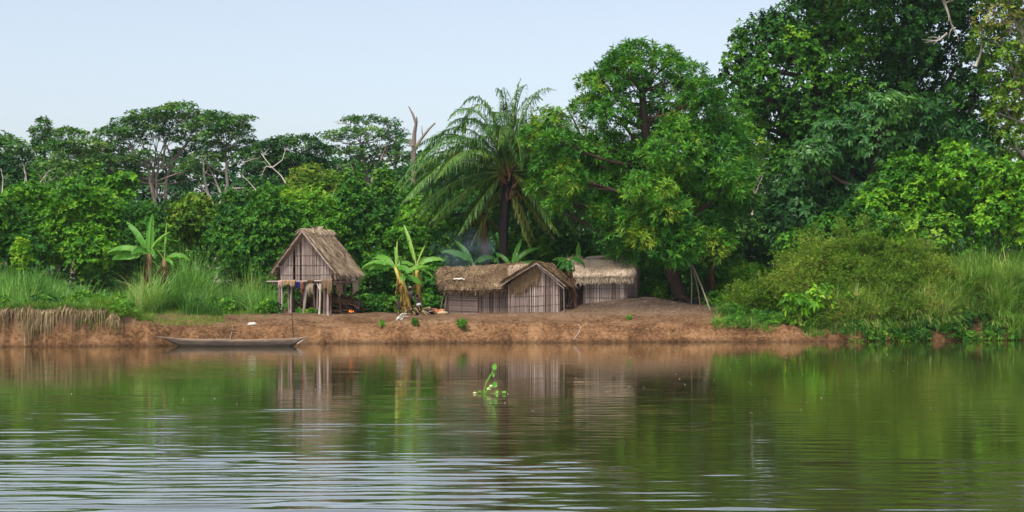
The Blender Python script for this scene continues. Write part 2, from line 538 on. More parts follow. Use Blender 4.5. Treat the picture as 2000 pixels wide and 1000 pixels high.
def water_mat():
    m, nd, lk = new_mat('muddy_river_water')
    tc = N(nd, 'ShaderNodeTexCoord')
    sx = N(nd, 'ShaderNodeSeparateXYZ')
    lk.new(tc.outputs['Object'], sx.inputs[0])

    def noise(scale, detail, rough=.5, rot=0.):
        mp = N(nd, 'ShaderNodeMapping')
        mp.inputs['Scale'].default_value = scale
        mp.inputs['Rotation'].default_value = (0, 0, rot)
        lk.new(tc.outputs['Object'], mp.inputs[0])
        n = N(nd, 'ShaderNodeTexNoise', i_Scale=1., i_Detail=detail, i_Roughness=rough)
        lk.new(mp.outputs[0], n.inputs['Vector'])
        return n
    a = noise((1.2, 6., 1), 2., .5, .04)
    b2 = noise((4., 18., 1), 2., .6, -.05)
    patch = noise((.05, .16, 1), 3., .55, .1)
    ht = N(nd, 'ShaderNodeMath', operation='MULTIPLY_ADD')
    ht.inputs[1].default_value = .22
    lk.new(b2.outputs['Fac'], ht.inputs[0])
    lk.new(a.outputs['Fac'], ht.inputs[2])
    # wind: livelier in open water near the camera and towards the left, calm under the far bank
    mr = N(nd, 'ShaderNodeMapRange', clamp=True, interpolation_type='SMOOTHSTEP')
    mr.inputs['From Min'].default_value = 21
    mr.inputs['From Max'].default_value = 48
    mr.inputs['To Min'].default_value = 1.
    mr.inputs['To Max'].default_value = .4
    lk.new(sx.outputs['Y'], mr.inputs['Value'])
    xr = N(nd, 'ShaderNodeMapRange', clamp=True, interpolation_type='SMOOTHSTEP')
    xr.inputs['From Min'].default_value = -4
    xr.inputs['From Max'].default_value = 6
    xr.inputs['To Min'].default_value = 1.
    xr.inputs['To Max'].default_value = .62
    lk.new(sx.outputs['X'], xr.inputs['Value'])
    pr = N(nd, 'ShaderNodeMapRange', clamp=True)
    pr.inputs['From Min'].default_value = .36
    pr.inputs['From Max'].default_value = .62
    pr.inputs['To Min'].default_value = .35
    pr.inputs['To Max'].default_value = 1.15
    lk.new(patch.outputs['Fac'], pr.inputs['Value'])
    m1 = N(nd, 'ShaderNodeMath', operation='MULTIPLY')
    m2 = N(nd, 'ShaderNodeMath', operation='MULTIPLY')
    m3 = N(nd, 'ShaderNodeMath', operation='MULTIPLY')
    lk.new(mr.outputs[0], m1.inputs[0])
    lk.new(xr.outputs[0], m1.inputs[1])
    lk.new(m1.outputs[0], m2.inputs[0])
    lk.new(pr.outputs[0], m2.inputs[1])
    lk.new(m2.outputs[0], m3.inputs[0])
    m3.inputs[1].default_value = .004
    bp = N(nd, 'ShaderNodeBump', i_Strength=1.)
    lk.new(m3.outputs[0], bp.inputs['Distance'])
    lk.new(ht.outputs[0], bp.inputs['Height'])
    # silty body colour under a strongly reflecting skin at grazing angles
    df = N(nd, 'ShaderNodeBsdfDiffuse')
    df.inputs['Color'].default_value = (.052, .044, .011, 1)
    gl = N(nd, 'ShaderNodeBsdfGlossy', i_Roughness=.055)
    gl.inputs['Color'].default_value = (.96, .97, .95, 1)
    fr_ = N(nd, 'ShaderNodeFresnel', i_IOR=1.33)
    pw = N(nd, 'ShaderNodeMath', operation='POWER', use_clamp=True)
    pw.inputs[1].default_value = .42
    lk.new(fr_.outputs[0], pw.inputs[0])
    ms = N(nd, 'ShaderNodeMixShader')
    lk.new(pw.outputs[0], ms.inputs[0])
    lk.new(df.outputs[0], ms.inputs[1])
    lk.new(gl.outputs[0], ms.inputs[2])
    for q in (df, gl, fr_):
        lk.new(bp.outputs[0], q.inputs['Normal'])
    o = N(nd, 'ShaderNodeOutputMaterial')
    lk.new(ms.outputs[0], o.inputs['Surface'])
    return m


# ------------------------------------------------------------------ terrain
BX = [-1500, 0, 300, 500, 650, 850, 1280, 1500, 2000, 3500]
BY = [76., 77.6, 78.9, 80.4, 81.8, 82.8, 83.6, 84.6, 87., 91.]
EX = [-1500, 0, 200, 260, 330, 430, 560, 700, 780, 900, 1000, 1200, 1380, 1500, 2000, 3500]
EZ = [2., 1.93, 1.85, 1.45, 1.12, .95, .86, .86, 1.22, 1.2, 1.08, 1.02, 1.02, .9, .95, 1.]
PX = [-1500, 0, 430, 560, 700, 870, 990, 1060, 1110, 1140, 1222, 1260, 1330, 1400, 1500, 2000, 3500]
PZ = [2.1, 2., 1.67, 1.58, 1.58, 1.55, 1.62, 1.78, 1.94, 2.12, 2.42, 2.5, 2.25, 2., 1.9, 2.1, 2.1]


def smooth(t):
    t = np.clip(t, 0, 1)
    return t * t * (3 - 2 * t)


def ground(x, y):
    x, y = np.asarray(x, float), np.asarray(y, float)
    b = 1000 + F * x / np.clip(y, 70, 110)
    y0 = np.interp(b, BX, BY) + 1.1 * fbm(x, x * 0, .22, 3, 3) + .55 * fbm(x, x * 0, 1.3, 9, 3)
    e = np.interp(b, EX, EZ) * (1 + .25 * fbm(x, x * 0, .5, 4, 3))
    p = np.interp(b, PX, PZ)
    u = y - y0
    w = np.interp(b, [0, 230, 330], [.55, .6, 1.25]) + .9 * fbm(x, x * 0, .4, 6, 2) * np.interp(b, [230, 330], [.4, 1])
    face = e * np.clip(u / w, 0, 1) ** .75
    z = face + (p - e) * smooth((u - w) / 6.5) * (u > w)
    far = smooth((y - 104) / 30)
    z = z * (1 - far) + (2.2 + 1.2 * fbm(x, y, .02, 8, 2)) * far
    z = np.where(u < 0, np.maximum(u * .35, -1.6), z)
    near = np.exp(-((u - w * .5) / 1.1) ** 2)
    z = z + (u > -.3) * near * (.75 * fbm(x, y, .9, 21, 4) + .3 * fbm(x, y, 4., 31, 3))
    z = z + (u > .4) * (.17 * fbm(x, y, .7, 41, 4) + .07 * fbm(x, y, 3.5, 51, 3))
    z = z + .2 * np.exp(-(((b - 1290) / 34) ** 2 + ((y - 90.3) / 1.3) ** 2)) + .14 * np.exp(-(((b - 1215) / 30) ** 2 + ((y - 90) / 1.) ** 2))
    return z


def gz(x, y):
    return float(ground(np.array([x]), np.array([y]))[0])


def GP(px, Y):
    """the ground point seen below photo column px at distance Y"""
    x = X(px, Y)
    return np.array([x, Y, gz(x, Y)])


gx = np.unique(np.concatenate([np.linspace(-4000, -60, 24), np.linspace(-60, -37, 40), np.arange(-37, 37, .085), np.linspace(37, 60, 40), np.linspace(60, 4000, 24)]))
gy = np.unique(np.concatenate([np.linspace(66, 74, 10), np.arange(74, 93, .085), np.arange(93, 112, .4), np.linspace(112, 240, 50), np.linspace(240, 6000, 20)]))
GX, GY = np.meshgrid(gx, gy, indexing='ij')
GZ = ground(GX.ravel(), GY.ravel())
mb = MB()
ii = np.arange(len(gx) - 1)[:, None] * len(gy)
jj = np.arange(len(gy) - 1)[None]
mb.add(np.stack([GX.ravel(), GY.ravel(), GZ], -1), np.stack([ii + jj, ii + len(gy) + jj, ii + len(gy) + jj + 1, ii + jj + 1], -1).reshape(-1, 4))
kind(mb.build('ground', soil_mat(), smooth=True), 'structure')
wr = np.random.default_rng(4)
wx = np.unique(np.concatenate([np.linspace(-4000, -60, 12), np.arange(-60, 60, .3), np.linspace(60, 4000, 12)]))
wy = np.unique(np.concatenate([np.linspace(-300, 16, 14), np.arange(16, 40, .04), np.arange(40, 94, .08), [100.]]))
WX, WY = np.meshgrid(wx, wy, indexing='ij')
WX, WY = WX.ravel(), WY.ravel()
WZ = np.zeros_like(WX)
NW = 46
for k in range(NW):
    lam = .24 * (.85 / .24) ** wr.random()
    th = wr.normal(0, .16)
    sl = math.sqrt(2 / NW)
    WZ += sl * lam / (2 * math.pi) * np.sin(2 * math.pi / lam * (WX * math.sin(th) + WY * math.cos(th)) + wr.uniform(0, 6.28) + 1.2 * np.sin(WX * wr.uniform(.05, .2) + wr.uniform(0, 6)))
pt = vn(np.stack([WX * .07, WY * .2, WX * 0], -1), 91) * .45 + vn(np.stack([WX * .22, WY * .8, WX * 0], -1), 92) * .35 + vn(np.stack([WX * .8, WY * 2.2, WX * 0], -1), 93) * .2
sig = np.interp(WY, [16, 24, 30, 38, 50, 66, 82], [.058, .055, .047, .027, .015, .01, .006]) * np.interp(WX / np.maximum(WY, 10), [-.4, 0., .1, .4], [1.1, 1., .72, .62])
sig = sig * np.clip(.45 + 2.2 * (pt - .38), .3, 1.7)
WZ = WZ * sig * ((WY > 15) & (np.abs(WX) < 62))
mb = MB()
ii = np.arange(len(wx) - 1)[:, None] * len(wy)
jj = np.arange(len(wy) - 1)[None]
mb.add(np.stack([WX, WY, WZ], -1), np.stack([ii + jj, ii + len(wy) + jj, ii + len(wy) + jj + 1, ii + jj + 1], -1).reshape(-1, 4))
kind(mb.build('river_water', water_mat(), smooth=True), 'structure')

# ------------------------------------------------------------------ trees
BARK = {'b': 'bark', 'p': 'palebark'}


def trunk_path(base, pts, Y):
    q = [np.asarray(base, float)] + [P(a, b, Y) for a, b in pts]
    out = []
    for a, b in zip(q[:-1], q[1:]):
        for s in np.linspace(0, 1, 5)[:-1]:
            out.append(a + (b - a) * s)
    out.append(q[-1])
    out = np.array(out)
    out[1:-1] += R.normal(0, .04, (len(out) - 2, 3))
    return out


def tree(name, label, Y, spec, trunk, mat, L, W, r0=.35, bark='b', cover=1.6, flat=.75, subs=5, ratio=.5, group=None, seed=0, twigs=3, cat='tree',
         extra=None, depth=.5, bt=.5, subflat=.8, trunk_mat=None, baseY=None, **kw):
    rng = np.random.default_rng(100 + seed)
    bp = GP(trunk[0][0], Y)
    bp[2] -= .2
    t = thing(name, label, cat, bp, group)
    lb = px_lobes(spec, Y, rng, flat, depth)
    path = trunk_path(bp, trunk[1:], Y)
    tb = MB()
    tube(tb, path, np.linspace(r0, r0 * .45, len(path)) * (1 + .5 * np.exp(-np.arange(len(path)) * .9)), 9, bt, True, .07)
    branches(tb, path, lb, r0, rng, twigs, bt)
    limbs = []
    if extra:
        for e in extra:
            pts = np.array([P(a, b, Y + (c[0] if c else 0)) for a, b, *c in e[1]])
            eb = MB()
            tube(eb, pts, np.linspace(e[0], e[0] * .35, len(pts)), 6, e[2] if len(e) > 2 else bt, True, .05)
            for q in range(4):
                k_ = rng.integers(1, len(pts))
                dd = nz(nz(pts[k_] - pts[k_ - 1]) + rng.normal(0, .55, 3)) * e[0] * rng.uniform(7, 14)
                tw = pts[k_] - (pts[k_] - pts[k_ - 1]) * rng.uniform(0, .5)
                tube(eb, bez(tw, tw + dd, .05, 5, rng.normal(size=3), .12 * np.linalg.norm(dd)), np.linspace(e[0] * .38, e[0] * .1, 5), 4, e[2] if len(e) > 2 else bt, False)
            limbs.append((eb, trunk_mat or M[BARK['p'] if len(e) > 2 and e[2] > .6 else BARK[bark]]))
    cb = MB()
    crown(cb, sub_lobes(lb, subs, ratio, rng, .75, subflat), L, W, cover, rng, **kw)
    tr = tb.build('trunk', trunk_mat or M[BARK[bark]], t, smooth=True)
    for eb, mt_ in limbs:
        eb.build('branch', mt_, tr, smooth=True)
    cb.build('crown', M[mat], t)
    return t


FARG = 'tall trees of the far forest'


def far(label, spec, trunk, Y=160, mat='far', seed=0, name='rainforest_tree', **kw):
    a = dict(L=.33, W=.17, r0=.4, bark='p', cover=1.05, flat=.42, subs=6, ratio=.5, K=4, out=.35, up=.8, droop=.12, shell=.4, subflat=.7)
    a.update(kw)
    return tree(name, label, Y, spec, trunk, M and mat, seed=seed, group=FARG, **a)


far('flat topped forest tree cut off by the left edge of the picture', [(-20, 275, 40), (15, 290, 40), (40, 310, 34), (-40, 310, 50), (5, 330, 40), (50, 340, 30)], [(10, 600), (8, 420), (5, 330)], 150, seed=1)
far('small pale feathery crown poking above the canopy at far left', [(86, 246, 15, .9), (78, 262, 18, .9), (98, 265, 16, .9), (88, 285, 24, .8), (70, 300, 22)], [(88, 600), (90, 420), (87, 290)], 158, seed=2, r0=.25, flat=.9)
far('rounded forest tree between the pale feathery crown and the widest umbrella crown', [(140, 265, 30), (110, 290, 34), (170, 285, 34), (150, 310, 44), (100, 330, 36), (190, 315, 34), (140, 340, 40)], [(145, 600), (148, 430), (142, 330)], 150, seed=3,
    extra=[(.07, [(72, 372), (80, 350), (96, 332)]), (.06, [(74, 360), (78, 335), (74, 315)])])
far('widest umbrella crowned tree with several pale leaning stems', [(215, 262, 30), (245, 245, 34), (285, 228, 36), (325, 222, 36), (355, 214, 34), (390, 230, 34), (230, 285, 28), (265, 270, 30), (200, 290, 26), (400, 255, 28), (370, 250, 22), (265, 240, 30), (305, 232, 30), (340, 238, 34), (300, 255, 28), (335, 262, 26), (365, 275, 26), (240, 262, 30), (185, 300, 28), (225, 310, 24), (395, 285, 28), (255, 310, 22), (350, 300, 20), (290, 300, 16), (215, 325, 30), (250, 335, 30), (380, 330, 28), (415, 335, 26), (335, 345, 24), (195, 340, 30), (270, 355, 26), (365, 360, 26)],
    [(312, 600), (310, 430), (303, 390), (296, 350), (300, 330)], 155, seed=4, r0=.28, twigs=7, cover=.75, flat=.36,
    extra=[(.22, [(303, 395), (292, 350), (289, 325), (262, 300), (250, 285)], .75), (.18, [(305, 385), (306, 345), (310, 320), (280, 290)]), (.22, [(322, 400), (326, 350), (340, 315), (365, 280), (385, 262)], .4),
           (.13, [(318, 330), (322, 290), (330, 250)]), (.13, [(229, 341), (210, 325), (185, 308), (170, 295)], .7), (.12, [(209, 322), (203, 300), (198, 285)], .7), (.12, [(340, 315), (320, 275), (318, 240)])])
far('umbrella tree on the right shoulder of the widest crown with forked white stems', [(425, 232, 28), (455, 240, 30), (480, 233, 18), (440, 262, 30), (470, 270, 24), (410, 270, 26), (488, 285, 24), (455, 300, 28), (405, 240, 28), (435, 250, 30), (425, 290, 28), (465, 255, 26), (400, 310, 30), (480, 310, 24)],
    [(425, 600), (424, 420), (442, 388), (444, 350), (440, 290)], 152, seed=5, r0=.3, twigs=5, cover=.8, bt=.75,
    extra=[(.2, [(419, 410), (405, 375), (398, 340), (397, 315)], .8), (.17, [(425, 405), (440, 380), (455, 368), (484, 367)], .95), (.14, [(434, 385), (424, 360), (414, 338)], .85)])
far('dark domed forest tree with dead white branches hanging on its left face', [(520, 300, 34), (555, 287, 34), (590, 285, 36), (620, 300, 30), (530, 325, 36), (580, 320, 40), (625, 325, 26), (505, 330, 30), (560, 350, 34)],
    [(560, 600), (562, 430), (565, 330)], 150, 'fardark', seed=6, flat=.5,
    extra=[(.09, [(567, 372, -5), (548, 342, -5), (530, 326, -5), (510, 300, -5)], 1.), (.07, [(531, 328, -5), (552, 312, -5), (558, 290, -5)], 1.), (.08, [(531, 327, -5), (520, 325, -5), (509, 345, -5)], 1.), (.08, [(555, 362, -5), (543, 370, -5), (537, 384, -5)], 1.)])
far('layered airy forest tree with sky showing between its tiers', [(690, 238, 22), (722, 236, 22), (765, 240, 18), (650, 268, 24), (685, 262, 28), (725, 262, 30), (770, 262, 26), (665, 295, 26), (710, 298, 30), (755, 295, 28), (785, 280, 20), (655, 325, 28), (700, 330, 30), (780, 305, 22)],
    [(722, 600), (724, 430), (716, 350), (712, 320), (705, 280)], 160, seed=7, r0=.34, twigs=5, cover=.72, flat=.4, bt=.55,
    extra=[(.22, [(738, 385, -6), (722, 362, -6), (700, 350, -6), (690, 344, -6)], .3), (.2, [(725, 362, -6), (732, 335, -6), (742, 318, -6), (747, 305, -6)], .3), (.07, [(682, 244), (670, 240), (667, 230)], .8), (.05, [(672, 241), (659, 242)], .8), (.12, [(712, 320), (700, 295), (690, 275)], .8)])
far('half hidden forest tree behind the left fronds of the oil palm', [(800, 350, 34), (840, 340, 34), (870, 355, 34), (820, 380, 36), (900, 350, 36), (860, 390, 36)], [(845, 600), (845, 450), (845, 390)], 148, 'fardark', seed=8, flat=.6)
far('forest tree filling the gap between the oil palm and the mango tree', [(1020, 350, 40), (1060, 330, 40), (1000, 390, 40), (1090, 380, 40), (1110, 330, 30), (1050, 400, 40), (950, 380, 40)], [(1050, 600), (1050, 450), (1050, 390)], 148, 'fardark', seed=9, flat=.6)
far('hazy grey green tree seen in the gap right of the mango crown', [(1480, 300, 30), (1510, 285, 26), (1470, 330, 26), (1500, 330, 30), (1540, 310, 30), (1490, 290, 16)], [(1475, 600), (1473, 430), (1476, 385), (1482, 340)], 150, seed=10, cover=.7, bt=.9,
    extra=[(.2, [(1470, 420), (1471, 395), (1476, 352)], .62)])
# second rank, lower and darker
MG = 'middle rank of forest trees'
mids = [
    ('dark bushy tree below the flat topped tree at the left edge', [(10, 350, 45), (45, 370, 40), (-30, 370, 50), (20, 400, 45)], 20, 128),
    ('dry twiggy grey tree left of the vine draped columns', [(100, 345, 40), (140, 350, 34), (80, 375, 36), (120, 385, 44), (155, 385, 30)], 110, 130),
    ('dark tree filling the shade left of the white forked stems', [(360, 385, 26), (340, 425, 34), (380, 425, 34), (350, 450, 40), (300, 440, 30)], 355, 140),
    ('dark tree between the white forked stems and the dead white branches', [(500, 375, 30), (475, 420, 30), (525, 395, 36), (495, 430, 36)], 490, 134),
    ('olive tinged tree above the ridge of the stilt hut', [(610, 362, 36), (640, 385, 40), (590, 400, 40), (660, 370, 30), (630, 415, 40)], 625, 130),
    ('dark green tree left of the oil palm fronds', [(770, 370, 36), (800, 400, 40), (745, 395, 34), (780, 430, 40)], 775, 130),
    ('shaded tree seen through the lower palm fronds', [(880, 420, 44), (930, 430, 44), (850, 450, 36), (910, 470, 40)], 890, 122),
    ('shaded tree behind the low huts right of the palm trunk', [(1030, 430, 44), (1080, 440, 44), (1110, 410, 36), (1060, 480, 40)], 1060, 120),
    ('tree in deep shade behind the trunk of the mango tree', [(1200, 440, 50), (1280, 460, 55), (1360, 470, 55), (1240, 510, 45), (1430, 440, 50), (1340, 530, 45), (1450, 490, 45)], 1300, 112),
    ('dark tree right of the mango crown below the hazy gap', [(1480, 400, 44), (1510, 440, 44), (1450, 440, 36), (1490, 480, 44), (1540, 470, 40)], 1490, 116),
]
bare = {
    0: [(0.055, [(4, 380, -5), (6, 350, -5), (2, 330, -5)], .8), (0.044, [(48, 360, -5), (50, 338, -5), (46, 322, -5)], .7)],
    1: [(0.055, [(52, 365, -5), (51, 345, -5), (46, 330, -5)], .8), (0.055, [(76, 360, -5), (90, 340, -5), (98, 332, -5)], .9), (0.055, [(80, 368, -5), (96, 358, -5), (100, 350, -5)], .9), (0.039, [(110, 372, -5), (118, 352, -5), (130, 340, -5)], .6), (0.033, [(90, 375, -5), (84, 350, -5), (70, 335, -5)], .6), (0.033, [(135, 385, -5), (132, 360, -5), (140, 338, -5)], .5)],
    3: [(0.050, [(470, 320, -8), (490, 312, -8), (506, 308, -8)], .8), (0.055, [(500, 372, -8), (486, 355, -8), (472, 342, -8)], .8), (0.033, [(455, 385, -8), (462, 372, -8), (458, 360, -8)], .9)],
    4: [(0.044, [(655, 400, -6), (650, 375, -6), (657, 362, -6)], .5)],
    5: [(0.044, [(838, 386, -12), (846, 396, -12), (850, 403, -12)], 1.)],
    9: [(0.088, [(1469, 420, -8), (1470, 395, -8), (1474, 375, -8)], .62), (0.039, [(1473, 385, -8), (1482, 360, -8), (1490, 345, -8)], .61)],
}
for k, (lab, spec, tx, Y) in enumerate(mids):
    tree('forest_tree', lab, Y, spec, [(tx, 600), (tx, 480), (tx, spec[0][1] + 20)], 'fardark' if k not in (1, 4) else ('olive' if k == 4 else 'far'), .28, .15, .28, 'p' if k == 1 else 'b', 1.25, .9, 5, .5, MG, 40 + k, 4, extra=bare.get(k), K=5, shell=.5, out=.5, up=.6, droop=.2)
# vine draped columns
for k, (lab, spec) in enumerate([
        ('vine draped column of foliage with a bright flat cap', [(238, 350, 22, .5), (250, 352, 18, .5), (228, 362, 16), (238, 378, 22, 1.2), (240, 405, 22, 1.3), (236, 430, 24, 1.2)]),
        ('slim dark vine covered stump left of the bright capped column', [(186, 335, 14, 1.), (184, 355, 18, 1.2), (186, 380, 20, 1.3), (186, 410, 22, 1.3)])]):
    tree('vine_column', lab, 122, spec, [(spec[0][0], 600), (spec[0][0], 430), (spec[0][0], spec[0][1] + 5)], 'bright' if k == 0 else 'mid', .4, .28, .2, 'b', 1.5, 1., 4, .5, None, 60 + k, 0, cat='vine column', K=5, droop=.5)

# dead snag
t = thing('dead_tree', 'bare dead grey snag standing against the sky left of the palm', 'dead tree', GP(812, 145))
mb = MB()
b0 = GP(812, 145)
tube(mb, [b0, P(806, 400, 145), P(807, 300, 145), P(809, 262, 145), P(813, 238, 145), P(814, 228, 145)], [.3, .27, .23, .2, .14, .06], 8, .35, True, .15)
mb.build('trunk', M['palebark'], t)
for pts, r in [([(812, 240), (806, 222), (798, 208)], .16), ([(808, 296), (822, 272), (838, 252), (850, 240)], .2), ([(826, 268), (824, 256), (824, 246)], .08), ([(806, 285), (801, 272)], .3)]:
    mb = MB()
    q = np.array([P(a, b, 145) for a, b in pts])
    tube(mb, q, np.linspace(r, r * .35, len(q)), 6, .4, True, .1)
    mb.build('branch', M['palebark'], t)

# ------------------------------------------------------------------ right hand forest
RG = 'giant trees of the right bank'
tree('giant_tree', 'giant vine smothered tree with ragged left edge against the sky', 114,
     [(1475, 85, 42), (1440, 120, 30), (1500, 60, 22), (1430, 160, 28), (1530, 95, 60), (1580, 50, 60), (1560, 150, 70), (1485, 175, 50), (1615, 110, 70), (1640, 20, 70), (1450, 215, 34), (1520, 230, 55), (1590, 230, 60), (1570, 300, 55), (1640, 190, 60), (1530, 330, 40), (1480, 250, 26), (1600, 350, 60), (1650, -50, 80), (1600, -20, 50)],
     [(1600, 600), (1605, 400), (1600, 250), (1600, 120), (1620, -20)], 'vine', .31, .2, .8, cover=1.25, flat=1., subs=5, ratio=.42, group=RG, seed=70, K=6, out=.6, up=.4, droop=.45, shell=.55, lt=.2)
tree('giant_tree', 'darkest giant tree rising past the top of the picture behind the glossy leaved tree', 118,
     [(1720, 40, 80), (1780, 20, 80), (1700, 130, 70), (1760, 110, 60), (1840, 60, 70), (1870, 130, 60), (1730, 200, 70), (1850, 210, 60), (1880, 270, 70), (1800, 260, 80), (1690, 260, 80), (1750, 300, 80), (1720, -60, 100), (1830, -50, 100), (1900, 200, 50)],
     [(1780, 600), (1775, 400), (1780, 250), (1770, 100), (1780, -60)], 'vine', .31, .19, .9, cover=1.2, flat=1., subs=4, ratio=.42, group=RG, seed=71, K=6, out=.6, up=.4, droop=.4, shell=.55, tbase=.34,
     extra=[(.12, [(1905, 130, -12), (1915, 105, -12), (1918, 80, -12)], .9), (.1, [(1850, 65, -12), (1835, 78, -12), (1822, 80, -12)], .9), (.14, [(1842, 0, -12), (1850, 20, -12), (1862, 60, -12)], .7)])
tree('giant_tree', 'yellowish giant tree with bare twigs at the right edge', 106,
     [(1950, 30, 44), (1990, 60, 50), (1930, 80, 36), (1970, 120, 44), (2030, 20, 60), (1985, 190, 44), (1950, 225, 34), (2010, 250, 44), (1975, 280, 36), (2050, 150, 70), (1960, -30, 50), (2040, 330, 60), (1940, 150, 26)],
     [(2040, 600), (2035, 400), (2020, 250), (2000, 120), (1990, 20)], 'olive', .36, .2, .5, 'p', cover=.85, flat=.9, subs=5, ratio=.45, group=RG, seed=72, K=6, out=.5, up=.5, droop=.3, shell=.4, twigs=6, bt=.7)
tree('broadleaf_tree', 'broad domed tree with large drooping glossy dark leaves', 103,
     [(1745, 205, 46), (1690, 225, 46), (1800, 225, 46), (1640, 265, 46), (1720, 270, 62), (1800, 275, 62), (1860, 265, 46), (1590, 310, 46), (1660, 320, 62), (1740, 340, 70), (1830, 320, 56), (1570, 370, 50), (1640, 390, 66), (1720, 400, 62), (1550, 420, 42), (1590, 450, 56), (1800, 390, 60), (1900, 300, 36), (1670, 460, 60), (1545, 460, 36)],
     [(1700, 600), (1705, 460), (1700, 360), (1720, 260)], 'droop', .42, .2, .6, cover=1.35, flat=.72, subs=6, ratio=.42, seed=73, K=7, out=.75, up=.45, spread=(.9, 1.6), droop=.5, shell=.6, ldroop=.18, depth=.35)
for k, (lab, spec) in enumerate([
        ('bright leafy shrub in front of the glossy leaved tree', [(1770, 335, 36), (1740, 370, 40), (1800, 360, 44), (1720, 410, 40), (1780, 410, 46), (1690, 430, 36)]),
        ('tall bright green shrub under the yellowish giant', [(1870, 320, 40), (1910, 345, 40), (1850, 365, 44), (1900, 390, 46), (1850, 420, 44)]),
        ('leafy yellow green shrub at the right edge above the reeds', [(1960, 340, 36), (1990, 370, 44), (1950, 400, 44), (2000, 430, 50), (2040, 380, 60), (1940, 440, 44)]),
        ('low shaded shrub behind the feathery bank shrub', [(1650, 440, 40), (1700, 450, 40), (1610, 460, 36), (1750, 460, 40), (1830, 460, 44), (1560, 490, 36)])]):
    tree('broadleaf_shrub', lab, 97 - 1.2 * k, spec, [(spec[2][0], 600), (spec[2][0], 500), (spec[2][0], 440)], 'bright' if k < 3 else 'mid', .29, .2, .12, cover=1.5, flat=1., subs=5, ratio=.42, group='leafy shrubs on the right bank', seed=80 + k, K=6, droop=.45, cat='shrub', tbase=.42)

# ------------------------------------------------------------------ mango
tree('mango_tree', 'large mango tree with dense green crown shading the right hut', 94,
     [(1250, 115, 44), (1215, 130, 36), (1300, 130, 36), (1345, 150, 32), (1180, 165, 36), (1150, 160, 22), (1240, 180, 40), (1375, 185, 34), (1310, 195, 44), (1150, 215, 38), (1200, 225, 40), (1280, 240, 40), (1360, 235, 56), (1425, 240, 42), (1450, 285, 38), (1400, 285, 56), (1320, 290, 62),
      (1070, 235, 30), (1050, 270, 28), (1090, 275, 36), (1075, 320, 40), (1105, 350, 36), (1060, 360, 28), (1130, 300, 34), (1180, 300, 46), (1240, 310, 50), (1170, 370, 46), (1260, 370, 64), (1350, 360, 66), (1425, 345, 46), (1440, 395, 30), (1400, 405, 44), (1200, 420, 48), (1270, 440, 56), (1340, 430, 60), (1385, 450, 40), (1230, 475, 40), (1300, 490, 46), (1355, 495, 38), (1090, 400, 26), (1290, 460, 48, .9, -3.2), (1330, 470, 44, .9, -3.4), (1300, 415, 46, .9, -3.8), (1250, 440, 40, .9, -3), (1270, 380, 44, .9, -4), (1390, 480, 34, .9, -1.5)],
     [(1327, 600), (1322, 560), (1305, 500), (1280, 440), (1270, 360), (1262, 280), (1255, 180)], 'mango', .36, .09, .5, cover=1.4, flat=.9, subs=5, ratio=.45, seed=90, K=9, out=.7, up=.55, spread=(.6, 1.45), droop=.22, shell=.5, twigs=5, lt=.16, rough=.7, depth=.38, bt=.18, cz=(9.5, 1.25, 14., .85),
     extra=[(.3, [(1290, 470, -1), (1270, 440, -2), (1265, 400, -2)], .25), (.22, [(1282, 440), (1320, 380), (1370, 330), (1400, 270)]), (.2, [(1280, 430), (1230, 370), (1170, 320), (1140, 280)]), (.14, [(1200, 345), (1130, 350), (1080, 320)]),
            (.2, [(1330, 578, -.3), (1312, 586, -.8), (1300, 594, -1.2)], .3), (.2, [(1330, 578, -.3), (1345, 588, -.8), (1358, 594, -1.)], .3)])

